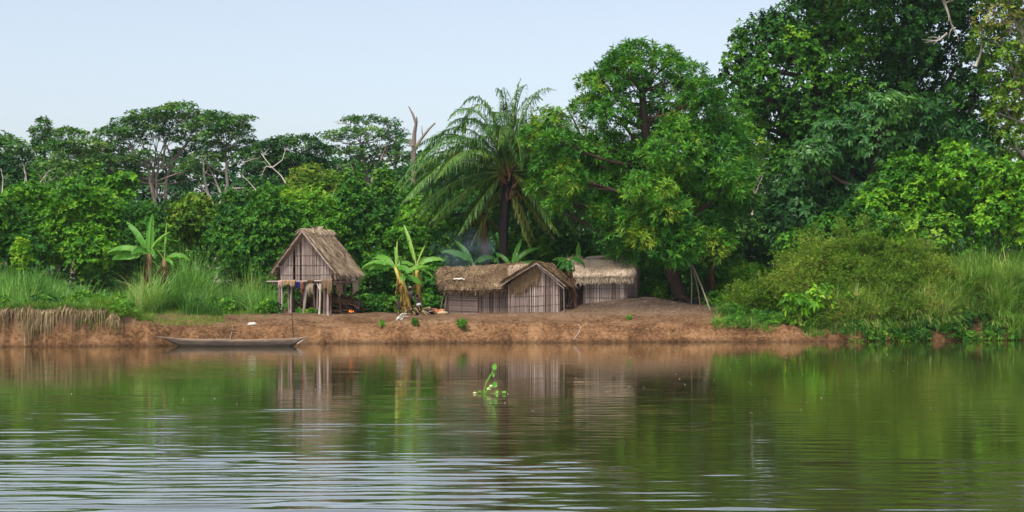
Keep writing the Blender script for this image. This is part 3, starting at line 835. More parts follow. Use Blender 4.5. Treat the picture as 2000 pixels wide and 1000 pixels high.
# ------------------------------------------------------------------ shrubs of the middle ground (left and centre)
SG = 'broad leaved shrubs behind the village'
shr = [
    ('dark shaded shrub at the left edge beside the tall grass', 104, 'mid', [(10, 440, 40), (-30, 430, 50), (40, 450, 34), (10, 490, 44), (50, 490, 34)]),
    ('bright shrub rising behind the small yellow green bush', 110, 'bright', [(60, 385, 34), (30, 400, 34), (95, 400, 34), (60, 430, 44), (110, 440, 40)]),
    ('wide bright shrub left of the banana pair', 108, 'bright', [(140, 390, 36), (180, 405, 36), (150, 430, 44), (200, 440, 44), (120, 470, 44), (180, 490, 46)]),
    ('shrub directly behind the banana pair', 109, 'mid', [(240, 430, 36), (280, 440, 40), (250, 470, 44), (310, 480, 40), (220, 500, 40)]),
    ('rounded yellow green shrub right of the banana pair', 112, 'olive', [(385, 405, 26), (360, 420, 26), (410, 425, 28), (380, 445, 38), (420, 460, 32), (345, 460, 30)]),
    ('narrow dark shrub left of the stilt hut', 108, 'mid', [(450, 410, 24, 1.5), (470, 440, 32), (440, 455, 36), (480, 480, 36), (445, 500, 36)]),
    ('leafy shrub touching the left eave of the stilt hut', 106, 'mid', [(520, 400, 26, 1.4), (510, 440, 36), (545, 440, 34), (530, 480, 40), (500, 505, 36)]),
    ('bright shrub above the apex of the stilt hut', 109, 'bright', [(580, 400, 30), (615, 410, 34), (590, 440, 40), (640, 440, 40), (570, 480, 40)]),
    ('tall spire of large leaves right of the stilt hut roof', 110, 'mid', [(690, 370, 24, 1.6), (680, 400, 30, 1.2), (715, 415, 34), (675, 440, 40), (725, 460, 40), (690, 490, 40)]),
    ('slender leafy spire left of the yellow banana stems', 113, 'mid', [(748, 360, 20, 2.), (745, 400, 26, 1.3), (765, 430, 30), (740, 450, 34), (770, 480, 36)]),
    ('low dark shrub behind the yellow banana stems', 100, 'mid', [(740, 520, 30), (770, 540, 30), (725, 560, 34), (790, 560, 30), (755, 585, 30), (715, 590, 28)]),
    ('yellow tipped shrub right of the banana clump', 108, 'bright', [(815, 420, 34), (840, 440, 32), (800, 460, 38), (850, 480, 36), (820, 510, 36)]),
    ('bluish green bush at the corner of the left low hut', 96, 'mid', [(845, 560, 22), (830, 585, 22), (860, 585, 22), (845, 540, 22)]),
    ('shrub in the smoke behind the left low hut', 104, 'mid', [(880, 470, 30), (910, 490, 34), (870, 510, 34), (930, 520, 34), (900, 450, 26)]),
    ('shrub behind the gabled hut right of the palm trunk', 104, 'mid', [(1030, 470, 30), (1060, 490, 34), (1010, 500, 30), (1100, 460, 36), (1090, 510, 34), (1130, 490, 30)]),
    ('bush in shade beyond the right end of the pale thatched hut', 99, 'mid', [(1270, 545, 26), (1300, 560, 26), (1280, 570, 22), (1360, 550, 30), (1390, 560, 30), (1420, 530, 36), (1400, 580, 26)]),
    ('bright young bush beside the leaning poles', 95, 'bright', [(1430, 555, 22), (1455, 540, 24), (1480, 545, 26), (1440, 580, 22), (1475, 575, 26), (1500, 560, 26)]),
]
for k, (lab, Y, mt, spec) in enumerate(shr):
    big = Y > 103
    tree('leafy_shrub', lab, Y, spec, [(spec[2][0], 605), (spec[2][0], 540), (spec[2][0], spec[0][1] + 15)], mt, (.28, .22, .25, .2)[k % 4] if big else .22, (.18, .13, .17, .11)[k % 4] if big else .14, .1, cover=1.5, flat=1., subs=5, ratio=.45, group=SG, seed=120 + k, K=6, droop=.45, cat='shrub', tbase=.42, lt=.14, depth=.8)

# undergrowth: one dense thicket that closes the gaps
mb = MB()
rng = np.random.default_rng(5)
lb = []
for px in np.arange(-250, 2300, 36):
    for Y, py in ((118, 500), (124, 440), (126, 400), (112, 560), (108, 590)):
        if 255 < px < 480 and py < 480:
            continue
        q = P(px + rng.uniform(-14, 14), py + rng.uniform(-14, 14), Y + rng.uniform(-2, 2))
        r = rng.uniform(1.3, 2.)
        lb.append([*q, r, r, r])
crown(mb, np.array(lb), .5, .32, .75, rng, K=5, droop=.4)
o = tag(kind(mb.build('undergrowth', M['mid']), 'stuff'), 'dense dark green undergrowth filling the gaps below the forest trees', 'undergrowth')
mb = MB()
lb = []
for px in np.arange(-300, 2300, 48):
    for Y, py in ((188, 318), (185, 345), (190, 380), (180, 430), (175, 480), (172, 530)):
        q = P(px + rng.uniform(-18, 18), py + rng.uniform(-12, 16) + (25 if px < 1000 else 0), Y)
        r = rng.uniform(2.8, 4.2)
        lb.append([*q, r, r, r * .8])
crown(mb, np.array(lb), .8, .5, .8, rng, K=5, droop=.3)
o = tag(kind(mb.build('distant_forest', M['fardark']), 'stuff'), 'distant forest reading as one dark green mass behind the trees', 'forest')


# ------------------------------------------------------------------ oil palm
def frond(mb, rb, a, az, el, Ln, grav, t0, rng, lw=.06, ll=1.15, npair=76, dead=False):
    s = np.linspace(0, 1, 14)
    d = np.array([math.cos(az) * math.cos(el), math.sin(az) * math.cos(el), math.sin(el)])
    pts = [np.array(a, float)]
    for k in range(13):
        d2 = d.copy()
        d2[2] -= grav * (k / 13) ** 1.2 * 1.5
        d2 = nz(d2)
        pts.append(pts[-1] + d2 * Ln / 13)
    pts = np.array(pts)
    tube(rb, pts, np.linspace(.075, .012, 14), 5, t0 + .25 if not dead else .35, False)
    u = np.linspace(.14, 1, npair)
    pos = np.stack([np.interp(u, s, pts[:, q]) for q in range(3)], -1)
    tan = nz(np.stack([np.interp(u, s, np.gradient(pts[:, q])) for q in range(3)], -1))
    side = nz(np.cross(tan, UP))
    upn = np.cross(side, tan)
    for sg in (-1, 1):
        n = npair
        ln = ll * (np.sin(np.clip(u * 1.05, 0, 1) * math.pi) ** .55 * .9 + .12) * rng.uniform(.8, 1.15, n)
        dr = nz(side * sg + tan * .65 + upn * rng.uniform(-.1, .5, n)[:, None] + rng.normal(0, .12, (n, 3)))
        m1 = pos + dr * ln[:, None] * .5
        m1[:, 2] -= ln * .12
        d3 = nz(dr * .6 - UP * rng.uniform(.7, 1.7, n)[:, None])
        e = m1 + d3 * ln[:, None] * .5
        wv = nz(np.cross(dr, UP + side * .4)) * lw
        v = np.stack([pos - wv * .5, pos + wv * .5, m1 + wv * .55, m1 - wv * .55, e], 1).reshape(-1, 3)
        i = np.arange(n)[:, None] * 5
        tt = np.repeat(np.clip(t0 + rng.normal(0, .1, n), 0, 1), 5)
        b0 = mb.c
        mb.add(v, i + np.array([[0, 1, 2, 3]]), tt)
        f3 = (i + np.array([[3, 2, 4]]) + b0)
        mb.f.append(f3.ravel())
        mb.n.append(np.full(n, 3))


rng = np.random.default_rng(77)
YP = 101
base = GP(984, YP)
pal = thing('oil_palm', 'tall oil palm with sooty trunk behind the low huts', 'palm tree', base)
mb = MB()
top = P(992, 345, YP)
tube(mb, [base - UP * .3, P(983, 560, YP), P(983, 500, YP), P(984, 440, YP), P(988, 390, YP), top], [.42, .36, .33, .33, .36, .3], 10, .5, True, .06)
mb.build('trunk', M['palmbark'], pal, smooth=True)
mb = MB()
for k in range(60):
    z = rng.uniform(-1.9, .6)
    a = rng.uniform(0, 2 * math.pi)
    b = top + np.array([math.cos(a) * .3, math.sin(a) * .3, z])
    e = b + np.array([math.cos(a) * .5, math.sin(a) * .5, .55])
    tube(mb, [b, (b + e) / 2 + UP * -.03, e], [.09, .07, .045], 5, rng.uniform(.2, .8), True)
mb.build('leaf_base', M['husk'], pal)
rows = [(10, 76, 7.2, .8), (16, 63, 8.2, 1.05), (20, 47, 9., 1.2), (21, 28, 9., 1.2), (19, 6, 8.2, 1.), (15, -22, 6.8, .6), (9, -48, 5.6, .35)]
for n, el, Ln, gr in rows:
    off = rng.uniform(0, 6)
    for k in range(n):
        az = off + k / n * 2 * math.pi + rng.normal(0, .18)
        e = math.radians(el + rng.normal(0, 7))
        if (el < 10 and math.cos(az + math.pi / 2) > .5) or (el < 35 and math.cos(az + math.pi / 2) > .82):
            continue
        mb = MB()
        frond(mb, mb, top + np.array([math.cos(az) * .2, math.sin(az) * .2, .3]), az, e, Ln * rng.uniform(.88, 1.08), gr * rng.uniform(.8, 1.2), rng.uniform(.3, .68) + (.1 if el < 0 else 0), rng)
        mb.build('frond', M['palm'], pal)
for k in range(7):
    az = rng.uniform(-.6, .9) if k < 5 else rng.uniform(2.6, 3.6)
    mb = MB()
    frond(mb, mb, top - UP * .4, az, math.radians(-62 + rng.normal(0, 6)), rng.uniform(4.4, 5.6), .2, .93, rng, ll=.8, npair=36, dead=True)
    mb.build('frond', M['palm'], pal)['label'] = 'withered hanging frond'

# older palm trunk behind
base = GP(948, 103)
t = thing('old_palm_trunk', 'brown fibrous trunk hung with dead fronds left of the palm', 'palm tree', base)
mb = MB()
tube(mb, [base, P(947, 500, 103), P(945, 450, 103), P(944, 415, 103)], [.4, .36, .34, .25], 9, .55, True, .1)
mb.build('trunk', M['husk'], t, smooth=True)
for k in range(9):
    mb = MB()
    frond(mb, mb, P(944, 420, 103), rng.uniform(0, 6.28), math.radians(-30 + rng.normal(0, 15)), rng.uniform(2.2, 3.6), .9, rng.uniform(.65, .95), rng, ll=.6, npair=26)
    mb.build('frond', M['palm'], t)


# ------------------------------------------------------------------ bananas
def banana_leaf(mb, a, az, el, Ln, W, grav, t0, rng, n=22, tatter=.3, fold=.75):
    s = np.linspace(0, 1, n)
    pts = [np.array(a, float)]
    for k in range(n - 1):
        e = el - grav * (k / (n - 1)) ** 1.1
        pts.append(pts[-1] + np.array([math.cos(az) * math.cos(e), math.sin(az) * math.cos(e), math.sin(e)]) * Ln / (n - 1))
    pts = np.array(pts)
    tan = nz(np.gradient(pts, axis=0))
    sd = np.array([-math.sin(az), math.cos(az), 0.])
    roll = rng.uniform(-.5, .5)
    nr = np.cross(sd, tan)
    sd2 = sd * math.cos(roll) + nr * math.sin(roll)
    nr2 = np.cross(sd2, tan)
    pet = .14
    wv = np.where(s < pet, .0, np.sin(np.clip((s - pet) / (1 - pet), 0, 1) ** .7 * math.pi) ** .6) * W * .68
    tube(mb, pts, np.linspace(.045, .008, n), 5, min(1, t0 + .3), False)
    k0 = int(pet * n)
    for sg in (-1, 1):
        k = k0
        while k < n - 1:
            m = min(n - 1, k + int(rng.integers(1, 4)))
            dro = rng.uniform(0, tatter)
            seg = np.arange(k, m + 1)
            inn = pts[seg] + nr2[seg] * .01
            sh = tan[seg] * .16 * W
            out = pts[seg] + (sd2[seg] * sg * math.cos(dro + fold)) * wv[seg][:, None] - UP * (math.sin(dro + fold) * wv[seg])[:, None] + sh
            if m - k >= 1 and rng.random() < .6:
                out[-1] = out[-1] * .8 + out[-2] * .2
            midp = (inn + out) / 2 + nr2[seg] * .05 * W
            q = len(seg)
            v = np.concatenate([inn, midp, out])
            i = np.arange(q - 1)
            f = np.concatenate([np.stack([i, i + 1, q + i + 1, q + i], -1), np.stack([q + i, q + i + 1, 2 * q + i + 1, 2 * q + i], -1)])
            mb.add(v, f, np.clip(t0 + rng.normal(0, .05), 0, 1))
            k = m
    return pts


def banana(name, label, base, stems, mat_stem, seed, group=None, mat_leaf='banana'):
    """stems: (foot offset, top point, radius, leaves[(az deg, el deg, len, width, grav, tint)])"""
    rng = np.random.default_rng(seed)
    t = thing(name, label, 'banana plant', base, group)
    for foot, top, r, lv in stems:
        foot, top = np.asarray(foot, float), np.asarray(top, float)
        sb = MB()
        p = bez(foot, top, 0, 7, (1, 0, 0), .05)
        tube(sb, p, np.linspace(r * 1.25, r * .75, 7), 9, np.repeat(np.linspace(.15, .8, 7), 9), True, .04)
        for q in range(26):
            an = rng.uniform(0, 6.28)
            k = rng.uniform(0, .9)
            b = foot + (top - foot) * k + np.array([math.cos(an), math.sin(an), 0]) * r * 1.02
            e = b + np.array([math.cos(an) * .14, math.sin(an) * .14, -rng.uniform(.25, .8)])
            tube(sb, [b, (b + e) / 2 + np.array([math.cos(an), math.sin(an), 0]) * .1, e], [.05, .045, .012], 4, rng.uniform(0, .3), False)
        st_ = sb.build('stem', M[mat_stem], t, smooth=True)
        for az, el, Ln, W, gr, tt in lv:
            lm = MB()
            banana_leaf(lm, top - UP * .1, math.radians(az), math.radians(el), Ln, W, gr, tt, rng)
            lm.build('leaf', M[mat_leaf], st_)
    return t


Yb = 88.5
b = GP(288, Yb)
banana('banana_plant', 'tall banana plant with brown husky stem standing in grass', b, [
    (b, P(291, 495, Yb), .2, [(178, 42, 2.9, .8, 1.5, .5), (170, 25, 2.5, .75, 1.1, .55), (100, 70, 2.1, .75, .5, .5), (80, 86, 2.6, .6, .25, .45), (150, 72, 2.9, .75, .9, .42), (-60, 55, 1.7, .5, 2.4, .4), (-120, 60, 1.8, .5, 2.2, .4), (20, 75, 2., .45, 1., .6)])], 'husk', 31, 'banana plants on the grassy bank')
b = GP(319, Yb + .5)
banana('banana_plant', 'shorter banana plant with one upright spear and a drooping leaf', b, [
    (b, P(321, 508, Yb + .5), .17, [(5, 60, 2., .55, 2.3, .55), (75, 86, 2.5, .16, .12, .85), (175, 70, 1.4, .2, .8, .95), (-40, 40, 1.2, .4, 2.2, .5)])], 'husk', 32, 'banana plants on the grassy bank')
Yb = 89
b = GP(797, Yb)
banana('banana_clump', 'clump of banana plants with yellow stems and a dry leaf heap at its foot', b, [
    (GP(795, Yb), P(773, 523, Yb), .14, [(178, 50, 2.5, .6, 1.9, .55), (165, 35, 1.9, .55, 1.3, .5), (80, 84, 1.9, .2, .2, .9), (140, 65, 2.2, .55, 1.6, .55), (-40, 40, 1.5, .5, 1.8, .4)]),
    (GP(801, Yb), P(784, 540, Yb - .2), .14, [(20, 60, 2., .5, 1.4, .6), (110, 72, 2.6, .55, .8, .5), (150, 80, 1.2, .32, .5, .95), (-80, 50, 1.4, .45, 2.2, .35), (5, 30, 1.5, .5, 1.8, .4)]),
    (GP(818, Yb + .6), P(813, 520, Yb + .6), .15, [(2, 58, 2., .42, 1.6, .6), (128, 78, 3.1, .5, .55, .75), (40, 75, 1.6, .25, .4, .9), (-10, -5, 1.3, .3, .9, .5), (170, 50, 1.6, .5, 1.6, .5), (60, 60, 1.8, .5, 1.5, .5)])], 'stem', 33)
# dry leaves at the foot of the clump
mb = MB()
for k in range(110):
    q = GP(rng.uniform(788, 838), Yb + rng.uniform(-.7, .5)) + UP * rng.uniform(0, .45)
    an = rng.uniform(0, 6.28)
    e = q + np.array([math.cos(an) * .45, math.sin(an) * .45, rng.uniform(-.35, .2)])
    e[2] = max(e[2], gz(e[0], e[1]) + .01)
    wv = np.array([-math.sin(an), math.cos(an), .3]) * rng.uniform(.02, .06)
    m_ = (q + e) / 2 + UP * rng.uniform(0, .15)
    mb.add([q - wv, q + wv, m_ + wv, m_ - wv, e + wv * .4, e - wv * .4], [[0, 1, 2, 3], [3, 2, 4, 5]], rng.uniform(.1, 1))
tag(mb.build('leaf_heap', M['dry'], loc=GP(812, Yb)), 'heap of dry straw coloured leaves under the yellow banana stems', 'leaf heap')
# lone banana leaves over the roofs (plants whose stems stand behind the huts)
for k, (lab, px, Y, py, lv) in enumerate([
        ('banana plant hidden behind the left hut with blue green arching leaves', 925, 99, 515, [(178, 62, 2.7, .6, 1.5, .2), (150, 75, 2.4, .5, 1., .25), (30, 60, 2., .5, 1.6, .2)]),
        ('banana plant right of the palm trunk showing broad leaves over the roof', 1000, 100, 520, [(15, 72, 2.6, .6, 1.4, .25), (60, 80, 2.6, .6, .9, .25), (5, 35, 2.2, .5, .9, .15), (150, 70, 1.8, .5, 1.2, .2)]),
        ('banana plant between the gabled hut and the mango crown', 1128, 97, 520, [(10, 60, 2.2, .55, 1.5, .45), (170, 60, 2., .5, 1.6, .5), (80, 85, 1.8, .5, .3, .6), (30, 40, 1.8, .5, 1.6, .4)]),
        ('banana plant with a narrow dark stem right of the leaning poles', 1390, 96, 490, [(10, 50, 1.8, .45, 1.6, .35), (170, 50, 1.6, .4, 1.8, .35), (80, 80, 1.6, .4, .8, .4)])]):
    b = GP(px, Y)
    banana('banana_plant', lab, b, [(b, P(px, py, Y), .14, lv)], 'husk', 40 + k, 'banana plants among the huts')
Yb = 90.3
b = GP(1123, Yb)
banana('banana_plant', 'leaning brown banana stump with drooping leaves before the gabled hut', b, [
    (b, P(1110, 505, Yb), .13, [(165, 20, 1.1, .4, 2.2, .1), (20, 35, 1.5, .45, 2.2, .15), (-60, 0, 1.1, .4, 1.6, .05), (-130, 10, 1., .4, 1.8, .1), (-90, -10, 1.1, .4, 1.4, .05)])], 'husk', 50, None, 'mid')


# ------------------------------------------------------------------ huts
class Fr:
    """local frame: x along the front, y to the back, z up"""

    def __init__(s, o, rot):
        s.o = np.asarray(o, float)
        c, q = math.cos(rot), math.sin(rot)
        s.m = np.array([[c, q, 0], [-q, c, 0], [0, 0, 1]])

    def __call__(s, *p):
        return np.asarray(p, float).reshape(-1, 3) @ s.m + s.o if len(p) != 3 else np.asarray(p, float) @ s.m + s.o


def pole_wall(mb, a, b, top, rng, sp=.06, gap=(), low=None, tb=.5, dirn=(0, -1, 0), horiz=True):
    """vertical poles from a to b (points on the floor); top(u) gives their height"""
    a, b = np.asarray(a, float), np.asarray(b, float)
    ln = np.linalg.norm(b - a)
    d = (b - a) / ln
    nrm = np.cross(d, UP)
    n = int(ln / sp)
    grp = 0
    for k in range(n):
        u = (k + .5) / n
        if any(g0 < u < g1 for g0, g1 in gap):
            continue
        if k % 5 == 0:
            grp = rng.normal(0, .1)
        p = a + d * (u * ln + rng.normal(0, .006)) + nrm * rng.normal(0, .012)
        h = top(u) - max(0, rng.normal(0, .03))
        z0 = -.12 if low is None else low
        w = sp * rng.uniform(.4, .56)
        q = p + d * rng.normal(0, .018) + UP * h
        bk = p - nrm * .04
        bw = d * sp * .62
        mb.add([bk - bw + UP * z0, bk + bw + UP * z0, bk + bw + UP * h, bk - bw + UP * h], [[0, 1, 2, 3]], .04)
        tube(mb, [p + UP * z0, (p + q) / 2 + d * rng.normal(0, .008), q], w, 5, np.clip(tb + grp + rng.normal(0, .13), 0, 1), False)
    if horiz:
        for z in (.42, 1.02, 1.6):
            us = [u for u in np.linspace(0, 1, 9) if top(u) > z]
            if len(us) > 1:
                q = np.array([a + d * ln * u + nrm * .045 + UP * (z + rng.normal(0, .015)) for u in us])
                tube(mb, q, .014, 4, .2, False)


def thatch(mb, A, B, Cc, D, rng, th=.16, n=2200, ln=.55, lump=.1, fringe=220, fl=.35, sag=.0, tb=.5, spread=.25, lift=.03, verge=60):
    """thatched slope: A,B ridge left/right; Cc,D eave right/left"""
    A, B, Cc, D = (np.asarray(q, float) for q in (A, B, Cc, D))
    nu, nv = 26, 14
    u = np.linspace(0, 1, nu)[:, None, None]
    v = np.linspace(0, 1, nv)[None, :, None]

    def S(u, v):
        p = (A * (1 - u) + B * u) * (1 - v) + (D * (1 - u) + Cc * u) * v
        return p - UP * sag * 4 * u * (1 - u) * (1 - .5 * v)
    nr = nz(np.cross(B - A, D - A))
    if nr[2] < 0:
        nr = -nr
    p = S(u, v)
    pn = p + nr * (lump * (vn(p.reshape(-1, 3) * 1.7, 3).reshape(nu, nv, 1) - .5) + lump * .5 * (vn(p.reshape(-1, 3) * 5, 4).reshape(nu, nv, 1) - .5))
    lo = p - nr * th
    vv = np.concatenate([pn.reshape(-1, 3), lo.reshape(-1, 3)])
    i = np.arange(nu - 1)[:, None] * nv
    j = np.arange(nv - 1)[None]
    f = np.stack([i + j, i + j + 1, i + nv + j + 1, i + nv + j], -1).reshape(-1, 4)
    o = nu * nv
    fs = [f, f[:, ::-1] + o]
    a = np.arange(nu - 1) * nv
    fs += [np.stack([a, a + nv, a + nv + o, a + o], -1), np.stack([a + nv - 1, a + nv - 1 + o, a + 2 * nv - 1 + o, a + 2 * nv - 1], -1)]
    a = np.arange(nv - 1)
    fs += [np.stack([a, a + o, a + 1 + o, a + 1], -1), np.stack([a + (nu - 1) * nv, a + 1 + (nu - 1) * nv, a + 1 + (nu - 1) * nv + o, a + (nu - 1) * nv + o], -1)]
    mb.add(vv, np.concatenate(fs), np.clip(tb - .12 + .5 * (vn(vv * 1.3, 8) - .5), 0, 1))

    def straw(u, v, dr, L, w, t, up):
        q = S(u[:, None], v[:, None]) + nr * up[:, None]
        e = q + dr * L[:, None]
        wv = nz(np.cross(dr, nr + rng.normal(0, .3, q.shape))) * w[:, None]
        m_ = (q + e) / 2 + nr * (up * .4)[:, None]
        vv = np.stack([q - wv, q + wv, m_ + wv, m_ - wv, e + wv * .3, e - wv * .3], 1).reshape(-1, 3)
        i = np.arange(len(q))[:, None] * 6
        mb.add(vv, np.concatenate([i + np.array([[0, 1, 2, 3]]), i + np.array([[3, 2, 4, 5]])]), np.repeat(t, 6))
    down = nz((D + Cc) / 2 - (A + B) / 2)
    al = nz(B - A)
    u_, v_ = rng.random(n), rng.random(n) ** .9
    ct = vn(np.stack([u_ * 9, v_ * 4, u_ * 0], -1), 6) - .5
    dr = nz(down + al * rng.normal(0, spread, n)[:, None] + nr * rng.normal(.02, .05, n)[:, None])
    straw(u_, v_ * .93, dr, ln * rng.uniform(.5, 1.2, n), rng.uniform(.008, .022, n), np.clip(tb + .45 * ct + rng.normal(0, .17, n), 0, 1), rng.uniform(0, lift, n) + lump * .4)
    # fringe
    n = fringe
    u_ = rng.random(n)
    dr = nz(down * .5 - UP * .7 + al * rng.normal(0, .18, n)[:, None] + nr * rng.normal(0, .12, n)[:, None])
    straw(u_, rng.uniform(.88, 1., n), dr, fl * rng.uniform(.5, 1.3, n), rng.uniform(.01, .024, n), np.clip(tb + rng.normal(0, .2, n), 0, 1), rng.uniform(-th, .02, n))
    for side in (0, 1):
        n = verge
        dr = nz(down + al * (1 if side else -1) * rng.uniform(.1, .7, n)[:, None])
        straw(np.full(n, side * 1.), rng.random(n) * .95, dr, ln * rng.uniform(.3, .7, n), rng.uniform(.008, .02, n), np.clip(tb + rng.normal(0, .2, n), 0, 1), rng.uniform(-th, .02, n))


rng = np.random.default_rng(21)
# ---- stilt hut
YH = 89.5
o = GP(597, YH)
PHI = math.radians(-24)
fr = Fr(o, PHI)
hut = thing('stilt_hut', 'pole walled hut on stilts with steep thatched gable roof', 'hut', o)
FZ = 1.95      # platform height
HW, LEN = 1.86, 2.6
RZ, SL = 5.05, 1.12


def roofz(x):
    return RZ - SL * abs(x)


mb = MB()
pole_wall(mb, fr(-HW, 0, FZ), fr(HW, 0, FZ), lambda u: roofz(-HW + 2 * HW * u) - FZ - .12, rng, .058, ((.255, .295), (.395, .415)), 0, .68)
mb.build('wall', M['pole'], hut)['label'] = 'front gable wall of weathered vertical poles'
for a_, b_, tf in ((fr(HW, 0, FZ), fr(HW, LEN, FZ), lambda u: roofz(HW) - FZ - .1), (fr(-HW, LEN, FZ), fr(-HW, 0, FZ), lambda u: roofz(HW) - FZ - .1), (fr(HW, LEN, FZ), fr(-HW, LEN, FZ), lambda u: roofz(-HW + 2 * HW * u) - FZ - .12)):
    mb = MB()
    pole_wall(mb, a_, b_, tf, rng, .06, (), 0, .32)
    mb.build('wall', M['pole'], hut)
mb = MB()
for k in range(26):
    y = -.3 + k * .125
    tube(mb, [fr(-HW - .4, y, FZ - .05 + rng.normal(0, .01)), fr(HW + .42, y, FZ - .05 + rng.normal(0, .01))], .05, 5, rng.uniform(.3, .7))
for y in (-.2, 1.2, 2.5):
    tube(mb, [fr(-HW - .45, y, FZ - .16), fr(0, y, FZ - .15), fr(HW + .45, y, FZ - .17)], .06, 6, .5)
mb.build('platform', M['pole'], hut)
mb = MB()
tube(mb, [fr(-HW - .75, -.36, FZ + .0), fr(0, -.36, FZ + .01), fr(HW + .15, -.36, FZ + .05)], .045, 6, .85)
mb.build('rail', M['pole'], hut)['label'] = 'pale front edge pole'
mb = MB()
for sg in (-1, 1):
    e = 2.36 if sg < 0 else 2.42
    A_, B_ = fr(0, -.42, RZ + .12), fr(0, LEN + .3, RZ + .08)
    D_, C_ = fr(sg * e, -.3, RZ + .12 - SL * e), fr(sg * e, LEN + .25, RZ + .1 - SL * e)
    if sg < 0:
        thatch(mb, B_, A_, D_, C_, rng, .15, 2600, .6, .1, 300, .42, .06, .42, .16)
    else:
        thatch(mb, A_, B_, C_, D_, rng, .15, 4200, .6, .1, 500, .45, .06, .48, .16)
for k in range(260):   # ridge cap
    y = rng.uniform(-.4, LEN + .3)
    sg = rng.choice([-1, 1])
    a_ = fr(rng.normal(0, .05), y, RZ + .2 + rng.normal(0, .02))
    e = fr(sg * rng.uniform(.25, .5), y + rng.normal(0, .2), RZ - .12 + rng.normal(0, .06))
    tube(mb, [a_, (a_ + e) / 2 + UP * .05, e], .012, 3, rng.uniform(.2, .95), False)
for k in range(40):    # tuft on the ridge
    a_ = fr(rng.normal(0, .08), 1.5 + rng.normal(0, .2), RZ + .15)
    e = a_ + np.array([rng.normal(0, .18), rng.normal(0, .15), rng.uniform(.1, .3)])
    tube(mb, [a_, e], .012, 3, rng.uniform(.7, 1.), False)
roof = mb.build('roof', M['palethatch'], hut)
roof['label'] = 'grey brown thatched roof'
for sg in (-1, 1):
    mb = MB()
    e = 2.1
    tube(mb, [fr(0, -.44, RZ + .02), fr(sg * e, -.36, RZ + .0 - SL * e)], .04, 6, .75)
    mb.build('rafter', M['pole'], roof)
    mb = MB()
    tube(mb, [fr(sg * HW, -.34, roofz(HW) - .06), fr(sg * HW, LEN + .2, roofz(HW) - .06)], .06, 6, .95)
    mb.build('wall_plate', M['pole'], hut)
posts = [(-1.75, -.2, .075, .45, 0), (-1.55, -.34, .065, .85, .0), (-1.05, 1.2, .08, .3, .05), (-.72, .9, .075, .35, -.04), (-.35, .6, .08, .6, .03), (.02, -.1, .085, .75, -.12), (.22, -.15, .085, .7, -.3), (.7, 1.1, .08, .35, .0), (1.22, -.25, .065, .95, -.1),
         (1.4, -.02, .12, .3, 0), (1.75, -.2, .075, .75, 0), (1.85, 1.0, .09, .4, .1), (1.8, 1.7, .09, .3, -.05), (1.85, 2.5, .09, .35, 0), (-1.75, 1.3, .08, .3, 0), (-1.75, 2.5, .08, .3, 0), (0., 2.5, .08, .3, 0), (.4, 2.2, .08, .25, .05), (-1.3, .1, .06, .6, .06), (-.95, -.1, .055, .75, -.08), (.5, .2, .065, .4, .1), (.92, -.05, .06, .55, -.05), (1.58, .3, .07, .35, .04), (-.15, 1.4, .08, .2, .0), (1.1, 1.7, .08, .25, .05)]
for x, y, r, tt, ln in posts:
    mb = MB()
    f0 = fr(x + ln, y, 0)
    f0[2] = gz(f0[0], f0[1]) - .15
    t1 = fr(x, y, FZ - .05)
    q = bez(f0, t1, 0, 6, rng.normal(size=3), .03)
    tube(mb, q, r * np.linspace(1.05, .9, 6), 7, tt, True, .08)
    if x == 1.22:
        m_ = q[4]
        tube(mb, [m_, m_ + np.array([-.1, 0, .12]), fr(x - .22, y, FZ - .08)], [.05, .045, .04], 6, tt)
    mb.build('post', M['pole'], hut, smooth=True)


# cloth drapes
def drape(name, label, cat, col, a, b, drop, seed, mat=None, back=.25, bag=0., n=20):
    rg = np.random.default_rng(seed)
    a, b = np.asarray(a, float), np.asarray(b, float)
    mb = MB()
    m = 10
    u = np.linspace(0, 1, n)
    d = nz(b - a)
    nr = np.cross(d, UP)
    nr = nr if nr[1] < 0 else -nr
    g_ = []
    hem = rg.normal(0, .09, n)
    for k in range(m):
        s = k / (m - 1)
        row = a + (b - a) * u[:, None]
        if s < .2:
            row = row - nr * (.2 - s) * back / .2 + UP * .03
        else:
            f_ = (s - .2) / .8
            ed = drop * (.86 + .2 * np.sin(u * 7 + seed) + hem)
            row = row + nr * (.05 + .075 * np.sin(u * 21 + seed * 2 + s * 2)[:, None] * (.3 + f_) + bag * math.sin(f_ * math.pi)) - UP * (ed * f_)[:, None]
            row = row + d * ((u - .5) * -.05 * f_ * np.linalg.norm(b - a))[:, None]
        g_.append(row)
    g_ = np.array(g_)
    t_ = .03
    i = np.arange(m - 1)[:, None] * n
    j = np.arange(n - 1)[None]
    f = np.stack([i + j, i + j + 1, i + n + j + 1, i + n + j], -1).reshape(-1, 4)
    front = (g_ + nr * .012).reshape(-1, 3)
    bk = (g_ - nr * .012).reshape(-1, 3)
    rim = np.concatenate([np.arange(n), np.arange(1, m) * n + n - 1, (m - 1) * n + np.arange(n - 2, -1, -1), np.arange(m - 2, 0, -1) * n])
    q = np.roll(rim, -1)
    k = m * n
    mb.add(np.concatenate([front, bk]), np.concatenate([f, f[:, ::-1] + k, np.stack([rim, rim + k, q + k, q], -1)]), .5)
    return tag(mb.build(name, mat or plain(name + '_fabric', col), loc=(a + b) / 2, smooth=True), label, cat)


